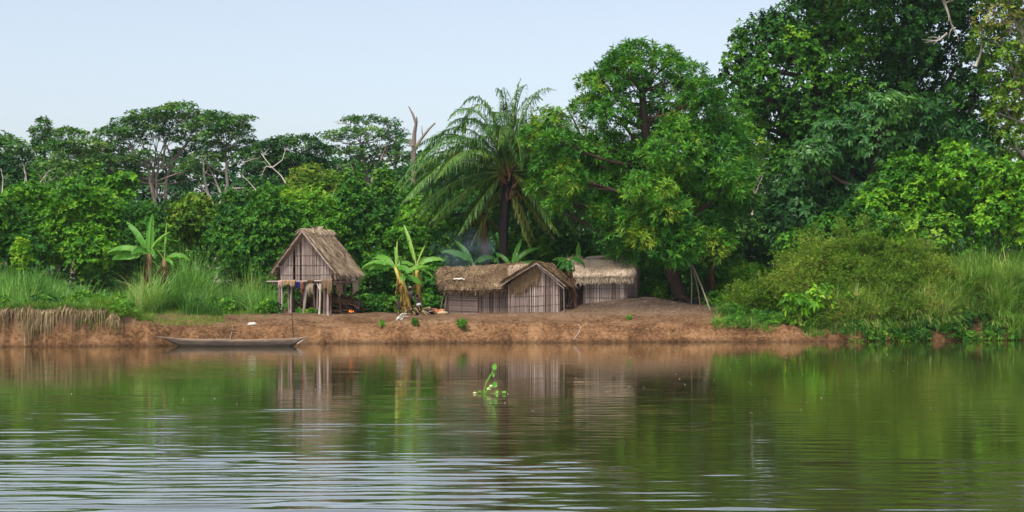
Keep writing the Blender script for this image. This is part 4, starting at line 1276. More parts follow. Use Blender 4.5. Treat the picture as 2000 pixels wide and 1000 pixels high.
z = FZ + .04
drape('cloth', 'small pink cloth hung on the leftmost pale stilt', 'cloth', (.5, .33, .3), fr(-1.72, -.42, z), fr(-1.44, -.42, z), .42, 1)
drape('mat', 'tan woven mat draped over the left end of the platform edge', 'mat', (.3, .2, .11), fr(-1.42, -.42, z + .03), fr(-.46, -.42, z + .03), .4, 2)
drape('cloth', 'dark blue cloth hanging beside the tan mat', 'cloth', (.015, .02, .13), fr(-.42, -.4, z - .05), fr(-.12, -.4, z - .05), .5, 3)
drape('cloth', 'faded red cloth hanging next to the dark blue cloth', 'cloth', (.25, .1, .07), fr(-.12, -.38, z - .06), fr(.1, -.38, z - .06), .7, 4)
drape('shirt', 'grey shirt hanging low under the stilt hut', 'shirt', (.2, .18, .16), fr(-.45, .5, 1.55), fr(.0, .5, 1.55), .75, 5)
drape('trousers', 'dark trousers hanging below the grey shirt', 'trousers', (.012, .01, .012), fr(-.42, .56, .8), fr(-.02, .56, .8), .72, 6)
drape('sack', 'bulging khaki sack hung under the middle of the platform', 'sack', (.3, .24, .16), fr(.42, -.3, z - .12), fr(.82, -.3, z - .12), .85, 7, bag=.14)
drape('cloth', 'rust brown cloth bunched above the khaki sack', 'cloth', (.16, .085, .05), fr(.38, -.42, z + .06), fr(.85, -.42, z + .06), .2, 8)
drape('net', 'large brown fishing net draped over the right of the platform', 'net', (.17, .115, .065), fr(1.42, -.42, z + .08), fr(2.2, -.4, z + .1), .85, 9)
drape('sacking', 'strip of brown sacking hanging right of the fishing net', 'sacking', (.2, .13, .08), fr(2.0, .2, z - .02), fr(2.05, 1., z - .02), .95, 10)
drape('cloth', 'pale tan cloth at the back corner of the platform', 'cloth', (.36, .28, .2), fr(2.2, 1.9, z), fr(2.25, 2.5, z), .8, 12)
mb = MB()
for k in range(4):
    blob(mb, fr(2.25, 2.4 - k * .2, FZ + .12 + .03 * (k % 2)), (.16, .14, .11), [.9, .2, .95, .8][k], seed=k)
tag(mb.build('bundle', fibre_mat('white_blue_rag', [(0, (.03, .04, .2)), (.4, (.05, .06, .3)), (.6, (.6, .58, .55)), (1, (.7, .68, .64))], (9, 9, 9), amt=.1), loc=fr(2.2, 2.5, FZ)), 'white and blue rag bundle on the platform corner', 'bundle')
# brushwood heap, widened in shape to stand for the shade under the hut
mb = MB()
for k in range(620):
    x, y = rng.uniform(-1.3, 2.3), rng.uniform(.5, 2.5)
    hh = max(0, 1 - ((x - .9) / 2.3) ** 2) * 1.15
    c = fr(x, y, rng.uniform(0, max(.08, hh)))
    an = rng.normal(0, .5)
    d = np.array([math.cos(an), math.sin(an) * .6, rng.normal(-.15, .18)]) * rng.uniform(.3, .8)
    tube(mb, [c - d, c + UP * .04, c + d], rng.uniform(.012, .03), 4, rng.uniform(.0, .4), False)
tag(mb.build('brushwood_pile', M['thatch'], loc=fr(1.4, 1.2, 0)), 'heap of brushwood widened to fill in the shade under the stilt hut', 'woodpile')

# ---- left low hut
YA = 91.0
o = P(870, 612, YA)
o[2] = gz(o[0], o[1])
sc = YA / F
fa = Fr(o, math.radians(-3))
hut = thing('low_hut', 'long low hut with shaggy brown thatch and pole wall', 'hut', o)
WA = 126 * sc
TA = 50 * sc
mb = MB()
pole_wall(mb, fa(.06, 0, 0), fa(WA, 0, 0), lambda u: TA + .12, rng, .06, (), None, .54)
mb.build('wall', M['pole'], hut)['label'] = 'front wall of brown poles'
for a_, b_ in ((fa(.05, 3, 0), fa(.05, 0, 0)), (fa(WA, 3, 0), fa(.05, 3, 0))):
    mb = MB()
    pole_wall(mb, a_, b_, lambda u: TA + .5, rng, .07, (), None, .3)
    mb.build('wall', M['pole'], hut)
mb = MB()
for k in range(17):
    zz = .03 + k * .064
    tube(mb, [fa(.16, -.09 - .02 * (k % 2), zz + .04), fa(1.1, -.11, zz + rng.normal(0, .008)), fa(2.1, -.1, zz - .04 * (k / 17))], .03, 5, rng.uniform(.35, .75), False)
for x in (.2, 1.05, 2.05):
    tube(mb, [fa(x, -.14, 0), fa(x, -.14, 1.08)], .018, 4, .25, False)
mb.build('shutter', M['pole'], hut)['label'] = 'low panel of horizontal slats'
mb = MB()
RA = 98 * sc
A_, B_ = fa(-.62, 2.0, RA - .28), fa(4.7, 2.0, RA + .06)
D_, C_ = fa(-.15, -.5, TA - .1), fa(WA + .05, -.5, TA - .02)
thatch(mb, A_, B_, C_, D_, rng, .2, 5200, .6, .26, 520, .26, .08, .42, .75, .06, 160)
thatch(mb, B_, A_, fa(-.3, 4.2, TA), fa(4.6, 4.2, TA), rng, .18, 500, .6, .15, 60, .3, .05, .4, .4)
roof = mb.build('roof', M['thatch'], hut)
roof['label'] = 'untidy brown thatched roof'
mb = MB()
for k in range(3):
    tube(mb, [fa(.3 + k, .2, TA + .32 + k * .1), fa(2. + k * .6, .5, TA + .5 + k * .03), fa(3.3 + k * .4, .4, TA + .45)], .02, 5, .9)
tube(mb, [fa(-.12, -.42, TA - .09), fa(2, -.46, TA - .1), fa(WA - .4, -.46, TA - .03)], .03, 5, .9)
mb.build('roof_pole', M['pole'], roof)
mb = MB()
q = [fa(4.0, 1.3, RA - .12), fa(5.2, 1.7, RA + .02), fa(5.0, .6, RA - .5), fa(4.1, .3, RA - .75)]
thatch(mb, q[0], q[1], q[2], q[3], rng, .06, 500, .5, .06, 40, .15, 0, .55, .2)
mb.build('roof_patch', M['palethatch'], roof)['label'] = 'grey weathered patch at the right end of the roof'
for x, l in ((-.12, -.22), (.05, -.1)):
    mb = MB()
    tube(mb, [fa(x + l, -.35, -.1), fa(x + .08, -.2, TA)], .04, 6, .45)
    mb.build('prop', M['pole'], hut)
mb = MB()
for k in range(5):
    blob(mb, fa(.6 + k * .13, .15 + .05 * math.sin(k * 2), TA + .58 + .05 * math.sin(k * 3)), (.12, .1, .05), .9, seed=k)
tag(mb.build('rag', plain('white_rag', (.6, .55, .48)), loc=fa(.8, .2, TA + .6)), 'crumpled white rag lying on the brown thatch', 'rag')

# ---- gabled middle hut
YB = 89.6
o = P(993, 610, YB)
o[2] = gz(o[0], o[1])
fb = Fr(o, math.radians(-8))
hut = thing('gabled_hut', 'small gable fronted hut with straw fringe above its pole wall', 'hut', o)
sc = YB / F
WB, TB, AB = 101 * sc, 60 * sc, 97 * sc
AX = 57 * sc


def topb(u):
    x = u * WB
    return (TB - .05 + (AB - TB) * x / AX if x < AX else AB - (AB - TB + .05) * (x - AX) / (WB - AX) * .9) - .08


mb = MB()
pole_wall(mb, fb(0, 0, 0), fb(WB, 0, .12), topb, rng, .062, (), None, .62)
tube(mb, [fb(WB - .35, -.06, 0), fb(WB - .36, -.06, topb(.9))], .06, 6, .7)
mb.build('wall', M['pole'], hut)['label'] = 'gable wall of mauve brown poles'
mb = MB()
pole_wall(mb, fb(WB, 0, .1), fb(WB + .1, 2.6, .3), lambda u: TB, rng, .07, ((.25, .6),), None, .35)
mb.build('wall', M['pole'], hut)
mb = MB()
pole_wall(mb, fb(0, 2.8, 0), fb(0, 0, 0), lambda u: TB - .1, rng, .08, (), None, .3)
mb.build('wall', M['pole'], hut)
mb = MB()
for k in range(700):
    x = rng.uniform(.1, WB * .62)
    zt = min(topb(x / WB) + .05, AB - .25)
    hh = rng.uniform(.3, 1.) * (1.1 if .4 < x < 1.9 else .6)
    a_ = fb(x, -.07 - rng.random() * .05, zt + rng.uniform(-.25, 0))
    e = a_ + np.array([rng.normal(0, .07), -.03, -hh])
    tube(mb, [a_, e], .008, 3, rng.uniform(.25, .8), False)
mb.build('straw_fringe', M['thatch'], hut)['label'] = 'hanging brown straw in the gable'
mb = MB()
A_, B_ = fb(AX, -.45, AB + .14), fb(AX + .5, 3.0, AB + .02)
thatch(mb, A_, B_, fb(WB + .55, 2.9, TB - .18), fb(WB + .42, -.35, TB - .12), rng, .13, 2600, .55, .12, 220, .25, .04, .42, .4, .05, 120)
thatch(mb, B_, A_, fb(-.42, -.4, TB - .06), fb(-.3, 2.8, TB - .1), rng, .13, 2200, .55, .12, 220, .25, .04, .45, .4, .05, 120)
roof = mb.build('roof', M['thatch'], hut)
roof['label'] = 'low double pitched brown thatch'
for q in ((fb(AX, -.47, AB - .02), fb(WB + .4, -.38, TB - .26)), (fb(AX, -.47, AB - .02), fb(-.4, -.42, TB - .2)), (fb(AX + .1, -.3, AB - .22), fb(WB + .3, -.3, TB - .4))):
    mb = MB()
    tube(mb, [q[0], (q[0] + q[1]) / 2 + UP * .05, q[1]], .035, 6, .8)
    mb.build('rafter', M['pole'], roof)
mb = MB()
tube(mb, [fb(WB + .3, -.2, 0), fb(WB + .25, -.2, TB - .2)], .045, 6, .4)
mb.build('post', M['pole'], hut)

# ---- right hut
YC = 93.2
o = P(1142, 592, YC)
o[2] = gz(o[0], o[1])
fc = Fr(o, math.radians(3))
hut = thing('pale_thatched_hut', 'right hut with shaggy pale straw roof on the dirt mound', 'hut', o)
sc = YC / F
WC = 82 * sc
TC = 52 * sc
rise = gz(*fc(WC, 0, 0)[:2]) - o[2]
mb = MB()
pole_wall(mb, fc(0, 0, 0), fc(WC, 0, 0), lambda u: TC + .15, rng, .058, (), -.2, .6)
mb.build('wall', M['pole'], hut)['label'] = 'front wall of pinkish brown poles'
mb = MB()
pole_wall(mb, fc(WC, 0, 0), fc(WC + 1.15, 2.3, 0), lambda u: TC + .1 + .75 * math.sin(min(1, u * 1.1) * math.pi * .5), rng, .06, (), -.2, .62)
mb.build('wall', M['pole'], hut)['label'] = 'paler end wall'
mb = MB()
pole_wall(mb, fc(-.05, .05, 0), fc(-.9, 1.8, 0), lambda u: TC + .1, rng, .07, (), -.2, .12)
mb.build('wall', M['pole'], hut)
mb = MB()
RC = 88 * sc
A_, B_ = fc(-1.0, 1.7, RC - .02), fc(WC + .75, 1.7, RC - .1)
D_, C_ = fc(-.85, -.4, TC - .02), fc(WC + .42, -.4, TC + .1)
thatch(mb, A_, B_, C_, D_, rng, .2, 6500, .42, .16, 900, .36, .02, .84, .28, .1, 160)
thatch(mb, B_, A_, fc(-.9, 3.8, TC), fc(WC + .9, 3.8, TC), rng, .15, 400, .5, .1, 50, .3, 0, .5, .3)
n = 120
for k in range(n):
    u = rng.random()
    a_ = A_ * (1 - u) + B_ * u + UP * .05
    e = a_ + np.array([rng.normal(0, .1), rng.normal(0, .1), rng.uniform(.05, .32)])
    tube(mb, [a_, e], .012, 3, rng.uniform(.5, 1), False)
roof = mb.build('roof', M['palethatch'], hut)
roof['label'] = 'shaggy pale straw roof'
mb = MB()
tube(mb, [fc(.3, 1.75, RC + .1), fc(1.5, 1.75, RC + .2), fc(2.4, 1.75, RC + .16)], .09, 7, .7)
mb.build('ridge_pole', M['pole'], roof)
mb = MB()
tube(mb, [fc(-.05, -.1, -.2), fc(-.03, -.05, TC)], .06, 6, .25)
mb.build('post', M['pole'], hut)

# poles leaning by the mango
for k, (lab, a_, b_, r, tt) in enumerate([
        ('long pale pole leaning towards the mango crown', (1388, 603, 89.5), (1348, 508, 92), .055, .5),
        ('dark thin pole leaning behind the long pale pole', (1368, 590, 91), (1352, 520, 92.5), .045, .4),
        ('short upright stick left of the leaning poles', (1350, 585, 92), (1349, 515, 92.5), .04, .6)]):
    mb = MB()
    p0, p1 = P(*a_), P(*b_)
    p0[2] = gz(p0[0], p0[1]) - .1
    tube(mb, bez(p0, p1, 0, 6, (1, 0, 0), .06), np.linspace(r, r * .7, 6), 7, tt, True, .06)
    tag(mb.build('pole', M['pole'], loc=p0, smooth=True), lab, 'pole', 'poles beside the mango tree')

# ------------------------------------------------------------------ canoe and pole
YK = 78.1
kx0, kx1 = X(302, YK), X(598, YK)
Lk = kx1 - kx0
mb = MB()
ns = 41
s = np.linspace(0, 1, ns)
ct = (kx0 + kx1) / 2
rim = .37 + .15 * np.abs(2 * s - 1) ** 3.2 + np.where(s < .5, .02, -.0)
keel = -.12 + .12 * np.abs(2 * s - 1) ** 3
endk = np.where(s < .16, ((.16 - s) / .16) ** .8 * .6, np.where(s > .9, ((s - .9) / .1) ** 1.1 * .58, 0))
keel = np.minimum(keel + endk, rim - .05)
hw = .34 * np.clip(np.sin(np.clip((s + .02) / 1.04, 0, 1) * math.pi), 0, 1) ** .45 + .03
prof = [(1., 0.), (1.04, .25), (.97, .55), (.75, .85), (0, 1.), (-.75, .85), (-.97, .55), (-1.04, .25), (-1., 0.)]
inner = [(-.86, .0), (-.84, .4), (-.6, .78), (0, .86), (.6, .78), (.84, .4), (.86, .0)]
ring = []
for k in range(ns):
    x = kx0 + s[k] * Lk
    row = [[x, YK + .35 + hw[k] * a_, rim[k] - (rim[k] - keel[k]) * b_] for a_, b_ in prof] + [[x, YK + .35 + hw[k] * a_, rim[k] + .0 - (rim[k] - keel[k]) * b_] for a_, b_ in inner]
    ring.append(row)
ring = np.array(ring)
ring[:, :, 1:] += (R.normal(0, .006, ring[:, :, 1:].shape))
m = ring.shape[1]
i = np.arange(ns - 1)[:, None] * m
j = np.arange(m)[None]
q = (j + 1) % m
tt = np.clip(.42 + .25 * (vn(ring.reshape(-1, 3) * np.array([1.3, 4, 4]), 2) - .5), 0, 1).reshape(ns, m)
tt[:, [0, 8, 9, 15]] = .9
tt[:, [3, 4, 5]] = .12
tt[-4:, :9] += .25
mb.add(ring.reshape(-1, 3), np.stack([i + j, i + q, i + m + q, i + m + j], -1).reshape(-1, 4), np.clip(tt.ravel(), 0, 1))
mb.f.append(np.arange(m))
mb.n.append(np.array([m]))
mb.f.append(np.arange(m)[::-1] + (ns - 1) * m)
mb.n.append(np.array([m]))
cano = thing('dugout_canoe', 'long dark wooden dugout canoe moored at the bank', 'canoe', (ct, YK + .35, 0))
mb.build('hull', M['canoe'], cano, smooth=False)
mb = MB()
tube(mb, [[kx1 - .02, YK + .33, .48], [kx1 - .3, YK + .2, .3], [kx1 - .52, YK + .12, .14]], [.03, .035, .03], 6, .95)
mb.build('stern_rib', M['pole'], cano)['label'] = 'pale strut under the right tip'
mb = MB()
p0, p1 = P(573, 672, 79.7), P(570, 608, 79.5)
p0[2] = -.6
tube(mb, bez(p0, p1, 0, 5, (1, 0, 0), .03), [.032, .03, .028, .024, .018], 6, .2)
tag(mb.build('punt_pole', M['canoe'], loc=p0, smooth=True), 'thin dark pole planted upright by the canoe stern', 'pole')

# ------------------------------------------------------------------ people
def person(name, label, loc, joints, chains, mats, hair=None, clothes=(), eyes=None):
    """joints: name -> ((x, y, z), radius) relative to loc; chains: lists of joint names"""
    root = thing(name, label, 'person', loc)
    names = list(joints)
    idx = {n: k for k, n in enumerate(names)}
    me = bpy.data.meshes.new('body')
    ed = [(idx[a], idx[b]) for ch in chains for a, b in zip(ch[:-1], ch[1:])]
    me.from_pydata([joints[n][0] for n in names], ed, [])
    ob = bpy.data.objects.new('body', me)
    C.objects.link(ob)
    ob.parent = root
    ob.modifiers.new('skin', 'SKIN')
    for k, n in enumerate(names):
        sv = me.skin_vertices[0].data[k]
        rr = joints[n][1]
        sv.radius = (rr, rr) if not isinstance(rr, tuple) else rr
        sv.use_root = (n == 'pelvis')
    md = ob.modifiers.new('sub', 'SUBSURF')
    md.levels = md.render_levels = 2
    me.materials.append(mats)
    base = np.array(loc)
    if hair:
        c, r, mt = hair
        hb = MB()
        blob(hb, base + np.array(c), r, .5, 12, 8, .08, 4)
        hb.build('hair', mt, root, smooth=True)
    for nm, parts, mt in clothes:
        cb = MB()
        for pts, rad in parts:
            tube(cb, base + np.array(pts), rad, 10, .5, True)
        cb.build(nm, mt, root, smooth=True)
    if eyes:
        for e in eyes:
            eb = MB()
            blob(eb, base + np.array(e), .012, .5, 8, 6, 0)
            eb.build('eye', M['eyewhite'], root, smooth=True)
    return root


M['eyewhite'] = plain('eye_white', (.6, .55, .5), .3)


def hand(j, ch, nm, wrist, d, s, spread=(0, -1, 0)):
    d = nz(np.array(d, float))
    sd = np.array(spread, float)
    w = np.array(wrist, float)
    j[nm + 'palm'] = (tuple(w + d * .045 * s), .022 * s)
    for k, (o_, l) in enumerate(((-.03, .05), (-.012, .065), (.008, .07), (.026, .06), (-.04, .035))):
        b = w + d * (.075 * s if k < 4 else .04 * s) + sd * o_ * s
        e = b + d * l * s * .6 + sd * (o_ * .2 if k < 4 else -.03) * s
        j[f'{nm}f{k}'] = (tuple(b), .008 * s)
        j[f'{nm}g{k}'] = (tuple(e), .0065 * s)
        ch.append([nm + 'palm', f'{nm}f{k}', f'{nm}g{k}'])


def standing(h, yaw, larm, rarm, lean=0., legs=.06):
    """generic figure, height h (metres); arms given as (elbow, wrist) in units of h relative to the shoulder"""
    j, ch = {}, []
    c_, s_ = math.cos(yaw), math.sin(yaw)

    def rot(p):
        x, y, z = p
        x += lean * z * .5
        return (x * c_ - y * s_, x * s_ + y * c_, z)

    def J(n, p, r):
        j[n] = (rot(tuple(q * h for q in p)), r * h)
    J('pelvis', (0, 0, .5), .082)
    J('waist', (0, -.005, .6), .07)
    J('chest', (0, 0, .71), .085)
    J('neckb', (0, 0, .80), .04)
    J('neck', (0, -.005, .845), .034)
    J('head', (0, -.012, .90), .062)
    J('crown', (0, -.005, .955), .058)
    J('nose', (0, -.085, .905), .012)
    ch += [['pelvis', 'waist', 'chest', 'neckb', 'neck', 'head', 'crown'], ['head', 'nose']]
    for sg, nm, arm in ((-1, 'l', larm), (1, 'r', rarm)):
        sh = np.array([sg * .105, 0, .785])
        J(nm + 'sh', tuple(sh), .04)
        el = sh + np.array(arm[0])
        wr = sh + np.array(arm[1])
        J(nm + 'el', tuple(el), .028)
        J(nm + 'wr', tuple(wr), .02)
        ch.append(['chest', nm + 'sh', nm + 'el', nm + 'wr', nm + 'palm'])
        hand(j, ch, nm, j[nm + 'wr'][0], np.array(j[nm + 'wr'][0]) - np.array(j[nm + 'el'][0]), h / 1.7 * 1.05)
        J(nm + 'hip', (sg * .055, 0, .47), .06)
        J(nm + 'kn', (sg * (.055 + legs * .3), -.012, .27), .042)
        J(nm + 'an', (sg * (.055 + legs * .6), .01, .045), .026)
        J(nm + 'toe', (sg * (.06 + legs * .75), -.075, .018), .02)
        ch.append(['pelvis', nm + 'hip', nm + 'kn', nm + 'an', nm + 'toe'])
        J(nm + 'ear', (sg * .068, 0, .905), .012)
        ch.append(['head', nm + 'ear'])
    return j, ch, rot


Yq = 87.2
loc = GP(778, Yq)
h = 1.02
j, ch, rot = standing(h, .15, ((-.05, .01, -.16), (-.07, -.02, -.3)), ((.1, -.03, -.1), (.17, -.1, -.02)))
person('person', 'small bare child standing left of the yellow banana stems', loc, j, ch, M['skin'], (tuple(q * h for q in rot((0, .012, .945))), (.066 * h, .068 * h, .06 * h), M['hair']), (),
       [tuple(q * h for q in rot((sg * .024, -.068, .915))) for sg in (-1, 1)])
# child in white shorts leaning on the stem, back to the river
loc = GP(821, 88.3) + UP * .12
h = 1.2
j, ch, rot = standing(h, math.pi + .3, ((-.06, -.14, -.02), (-.05, -.24, .08)), ((.06, -.14, -.05), (.02, -.24, .04)), lean=.35)
person('person', 'child in white shorts leaning against the right banana stem', loc, j, ch, M['skin'], (tuple(q * h for q in rot((0, .01, .935))), (.075 * h, .075 * h, .07 * h), M['hair']),
       [('shorts', [([tuple(q * h for q in rot((0, 0, .55))), tuple(q * h for q in rot((0, 0, .5))), tuple(q * h for q in rot((0, 0, .43)))], [.1 * h, .12 * h, .13 * h])], plain('white_cotton', (.62, .64, .68)))])
# adult behind the clump
loc = GP(801, 90.3)
h = 1.72
j, ch, rot = standing(h, .5, ((-.05, -.02, -.17), (-.04, -.1, -.28)), ((.06, -.02, -.17), (.05, -.1, -.28)))
pts = [(0, 0, .83), (0, 0, .78), (0, 0, .7), (0, 0, .6), (0, 0, .47)]
person('person', 'adult in grey shirt and headcloth half hidden behind the banana stems', loc, j, ch, M['skin'], (tuple(q * h for q in rot((0, .005, .95))), (.074 * h, .08 * h, .06 * h), plain('grey_headcloth', (.3, .27, .25))),
       [('shirt', [([tuple(q * h for q in rot(p)) for p in pts], [.05 * h, .115 * h, .112 * h, .1 * h, .105 * h])], plain('grey_shirt', (.15, .12, .12))),
        ('trousers', [([tuple(q * h for q in rot((sg * .055, 0, .5))), tuple(q * h for q in rot((sg * .065, -.01, .28))), tuple(q * h for q in rot((sg * .08, .008, .07)))], [.085 * h, .062 * h, .05 * h]) for sg in (-1, 1)], plain('dark_trousers', (.02, .017, .018)))])
# person crouched at the corner of the stilt hut, facing the fire
loc = GP(700, 90.)
h = 1.6
S = lambda *p: tuple(q * h for q in p)
j, ch = {}, []
for n, p, r in [('pelvis', (.03, .02, .13), .09), ('waist', (.02, -.0, .24), .085), ('chest', (-.03, -.02, .36), .1), ('neckb', (-.06, -.03, .44), .045), ('neck', (-.075, -.035, .475), .036), ('head', (-.1, -.045, .52), .062), ('crown', (-.1, -.04, .575), .056), ('nose', (-.175, -.06, .515), .012)]:
    j[n] = (S(*p), r * h)
ch += [['pelvis', 'waist', 'chest', 'neckb', 'neck', 'head', 'crown'], ['head', 'nose']]
for sg, nm in ((-1, 'l'), (1, 'r')):
    for n, p, r in [('sh', (-.05, sg * .11 - .02, .42), .042), ('el', (-.13, sg * .1 - .02, .3), .03), ('wr', (-.22, sg * .05 - .02, .24), .022), ('hip', (.02, sg * .06, .13), .065), ('kn', (-.14, sg * .09, .25), .046), ('an', (-.06, sg * .08, .04), .03), ('toe', (-.14, sg * .09, .018), .02), ('ear', (-.095, sg * .066 - .045, .525), .012)]:
        j[nm + n] = (S(*p), r * h)
    ch.append(['chest', nm + 'sh', nm + 'el', nm + 'wr', nm + 'palm'])
    hand(j, ch, nm, j[nm + 'wr'][0], (-1, 0, -.4), 1.)
    ch.append(['pelvis', nm + 'hip', nm + 'kn', nm + 'an', nm + 'toe'])
    ch.append(['head', nm + 'ear'])
person('person', 'person in dark clothes crouching by the fire beside the stilt hut', loc, j, ch, M['skin'], (S(-.09, -.04, .56), (.075 * h, .075 * h, .068 * h), M['hair']),
       [('jacket', [([S(-.055, -.03, .44), S(-.035, -.02, .38), S(.0, -.01, .28), S(.03, .01, .15)], [.06 * h, .125 * h, .115 * h, .12 * h])], plain('dark_jacket', (.03, .022, .022)))])
# fire
mb = MB()
b = GP(685, 89.4)
for k in range(9):
    an = k * .7
    q = b + np.array([math.cos(an) * .3, math.sin(an) * .3, .03])
    tube(mb, [q, b + UP * .12], [.035, .025], 5, .2)
fire = tag(mb.build('campfire', M['bark'], loc=b), 'small cooking fire at the corner of the stilt hut', 'fire')
m, nd, lk = new_mat('flame')
em = N(nd, 'ShaderNodeEmission', i_Strength=1.6)
em.inputs[0].default_value = (1., .25, .04, 1)
lk.new(em.outputs[0], N(nd, 'ShaderNodeOutputMaterial').inputs[0])
mb = MB()
for k in range(5):
    a_ = b + np.array([rng.normal(0, .06), rng.normal(0, .06), .06])
    tube(mb, [a_, a_ + np.array([rng.normal(0, .03), 0, .1]), a_ + np.array([rng.normal(0, .03), 0, .17])], [.025, .022, .004], 6)
mb.build('flame', m, fire, smooth=True)

# ------------------------------------------------------------------ things by the huts and on the bank
def basin(label, c, r, h, col):
    mb = MB()
    a = np.arange(16) / 16 * 2 * math.pi
    pr = [(0, 0), (.75, 0), (1, h / r), (1.06, h / r), (.94, h / r * .9), (.7, .06), (0, .06)]
    v = np.array([[[math.cos(q) * x * r, math.sin(q) * x * r, z_ * r] for q in a] for x, z_ in pr]) + np.asarray(c)
    i = np.arange(6)[:, None] * 16
    jx = np.arange(16)[None]
    mb.add(v.reshape(-1, 3), np.stack([i + jx, i + (jx + 1) % 16, i + 16 + (jx + 1) % 16, i + 16 + jx], -1).reshape(-1, 4))
    return tag(mb.build('basin', plain('enamel_' + label.split()[0], col, .4, .1, 6, .4), loc=c, smooth=True), label, 'basin')


basin('dark blue basin standing beside the banana leaf heap', GP(840, 89.2), .26, .26, (.02, .03, .16))
basin('pink basin stacked behind the dark blue basin', GP(843, 89.7) + UP * .12, .24, .24, (.55, .22, .24))
mb = MB()
b = GP(855, 89.4)
for k in range(6):
    blob(mb, b + np.array([-.22 + k * .1, .05 * math.sin(k * 2.), .16 + .07 * math.sin(k * 1.7)]), (.17, .2, .14), .3 + .12 * k, seed=k)
tag(mb.build('bundle', plain('orange_cloth', (.36, .12, .05)), loc=b, smooth=True), 'rust orange cloth bundle between the basins and left hut', 'bundle')
mb = MB()
b = GP(865, 88.9)
blob(mb, b + np.array([0, 0, .08]), (.34, .2, .13), .5, 14, 9, .25, 3)
tag(mb.build('sack', plain('sacking', (.42, .31, .18)), loc=b, smooth=True), 'plump tan sack lying at the corner of the left hut', 'sack')
mb = MB()
b = GP(862, 89.9)
box(mb, b + UP * .22, (.4, .3, .14), .6, .2)
tag(mb.build('white_tub', plain('white_tub', (.6, .6, .6), .5), loc=b), 'small white tub behind the tan sack', 'tub')
# white slab on the bank
mb = MB()
b = GP(493, 83.4)
blob(mb, b + UP * .05, (.3, .16, .09), .8, 12, 7, .35, 9)
tag(mb.build('slab', M['white'], loc=b), 'flat pale slab lying on the dirt above the canoe', 'stone')
# bleached roots
mb = MB()
b = GP(783, 84.6)
for k in range(9):
    e = b + np.array([rng.uniform(-.1, .42), rng.uniform(-.15, .1), rng.uniform(-.02, .4)])
    a_ = b + np.array([rng.uniform(-.35, 0), -.12, rng.uniform(-.12, .12)])
    tube(mb, bez(a_, e, .05, 5, rng.normal(size=3), .06), np.linspace(.045, .015, 5), 5, rng.uniform(.4, 1))
tag(mb.build('driftwood', M['white'], loc=b), 'tangle of bleached white driftwood lodged in the bank', 'driftwood')
for k, (lab, pts, Y, r, tt) in enumerate([
        ('curved pale stick stuck in the bank below the gabled hut', [(1120, 664), (1131, 650), (1134, 640), (1129, 634)], 85.3, .02, .95),
        ('thin straw coloured stalk on the bank behind the canoe', [(449, 664), (453, 648), (454, 638)], 80, .014, .9),
        ('fallen twig sloping down towards the canoe', [(415, 628), (432, 636), (450, 642), (470, 648)], 80.4, .014, .5)]):
    q = []
    for a_, b_ in pts:
        # find where this line of sight meets the bank, then lay the stick on it
        ys = np.linspace(77, 93, 300)
        pp = np.stack([P(a_, b_, y) for y in ys])
        hit = np.argmax(ground(pp[:, 0], pp[:, 1]) > pp[:, 2])
        q.append(pp[hit] + UP * .03)
    mb = MB()
    tube(mb, q, np.linspace(r, r * .6, len(q)), 5, tt)
    tag(mb.build('stick', M['pole'], loc=q[0]), lab, 'stick', 'sticks on the bank')


def on_bank(px, py, lo=77., hi=96):
    ys = np.linspace(lo, hi, 420)
    pp = np.stack([P(px, py, y) for y in ys])
    hit = np.argmax(ground(pp[:, 0], pp[:, 1]) > pp[:, 2])
    return pp[hit]


# little plants on the bank
for k, (lab, px, py, r, h_) in enumerate([
        ('small leafy green plant clinging to the bank below the left hut', 903, 642, .3, .55),
        ('tiny sprig on the bank edge below the banana clump', 810, 634, .2, .3),
        ('tiny sprig on the slope right of the gabled hut', 1230, 624, .14, .22),
        ('wisp of weed on the bank below the white shorts child', 746, 640, .16, .35)]):
    b = on_bank(px, py)
    mb = MB()
    rg = np.random.default_rng(300 + k)
    for q in range(9):
        an = rg.uniform(0, 6.28)
        e = b + np.array([math.cos(an) * r * .6, math.sin(an) * r * .6 - .1, h_ * rg.uniform(.5, 1)])
        tube(mb, [b, (b + e) / 2 + UP * .05, e], [.008, .006, .004], 4, .5, False)
    crown(mb, np.array([[b[0], b[1] - .05, b[2] + h_ * .6, r, r, h_ * .5]]), .13, .065, 2.2, rg, K=5)
    tag(mb.build('seedling', M['bright'], loc=b), lab, 'plant', 'little plants on the bare bank')

# ------------------------------------------------------------------ grass
rng = np.random.default_rng(9)


def scatter(n, px0, px1, y0, y1):
    px = rng.uniform(px0, px1, n)
    y = rng.uniform(y0, y1, n)
    x = (px - 1000) / F * y
    return px, x, y


def tufts(mb, cx, cy, cz, per, rad, h, w, lean, t, tv=.12, curl=1.6):
    """clumps of blades that fan out from each centre"""
    n = len(cx)
    k = np.repeat(np.arange(n), per)
    m = len(k)
    an = rng.uniform(0, 2 * math.pi, m)
    rr = np.sqrt(rng.random(m)) * np.broadcast_to(rad, (n,))[k]
    x, y = cx[k] + np.cos(an) * rr, cy[k] + np.sin(an) * rr
    hh = np.broadcast_to(h, (n,))[k] * rng.uniform(.35, 1.15, m)
    ww = np.broadcast_to(w, (n,))[k] * rng.uniform(.6, 1.3, m)
    ln = np.broadcast_to(lean, (n,))[k] * np.abs(rng.normal(.7, .45, m))
    blades(mb, np.stack([x, y, cz[k] - .05], -1), hh, ww, an + rng.normal(0, .6, m), ln, np.clip(np.broadcast_to(t, (n,))[k] + rng.normal(0, tv, m), 0, 1), curl)


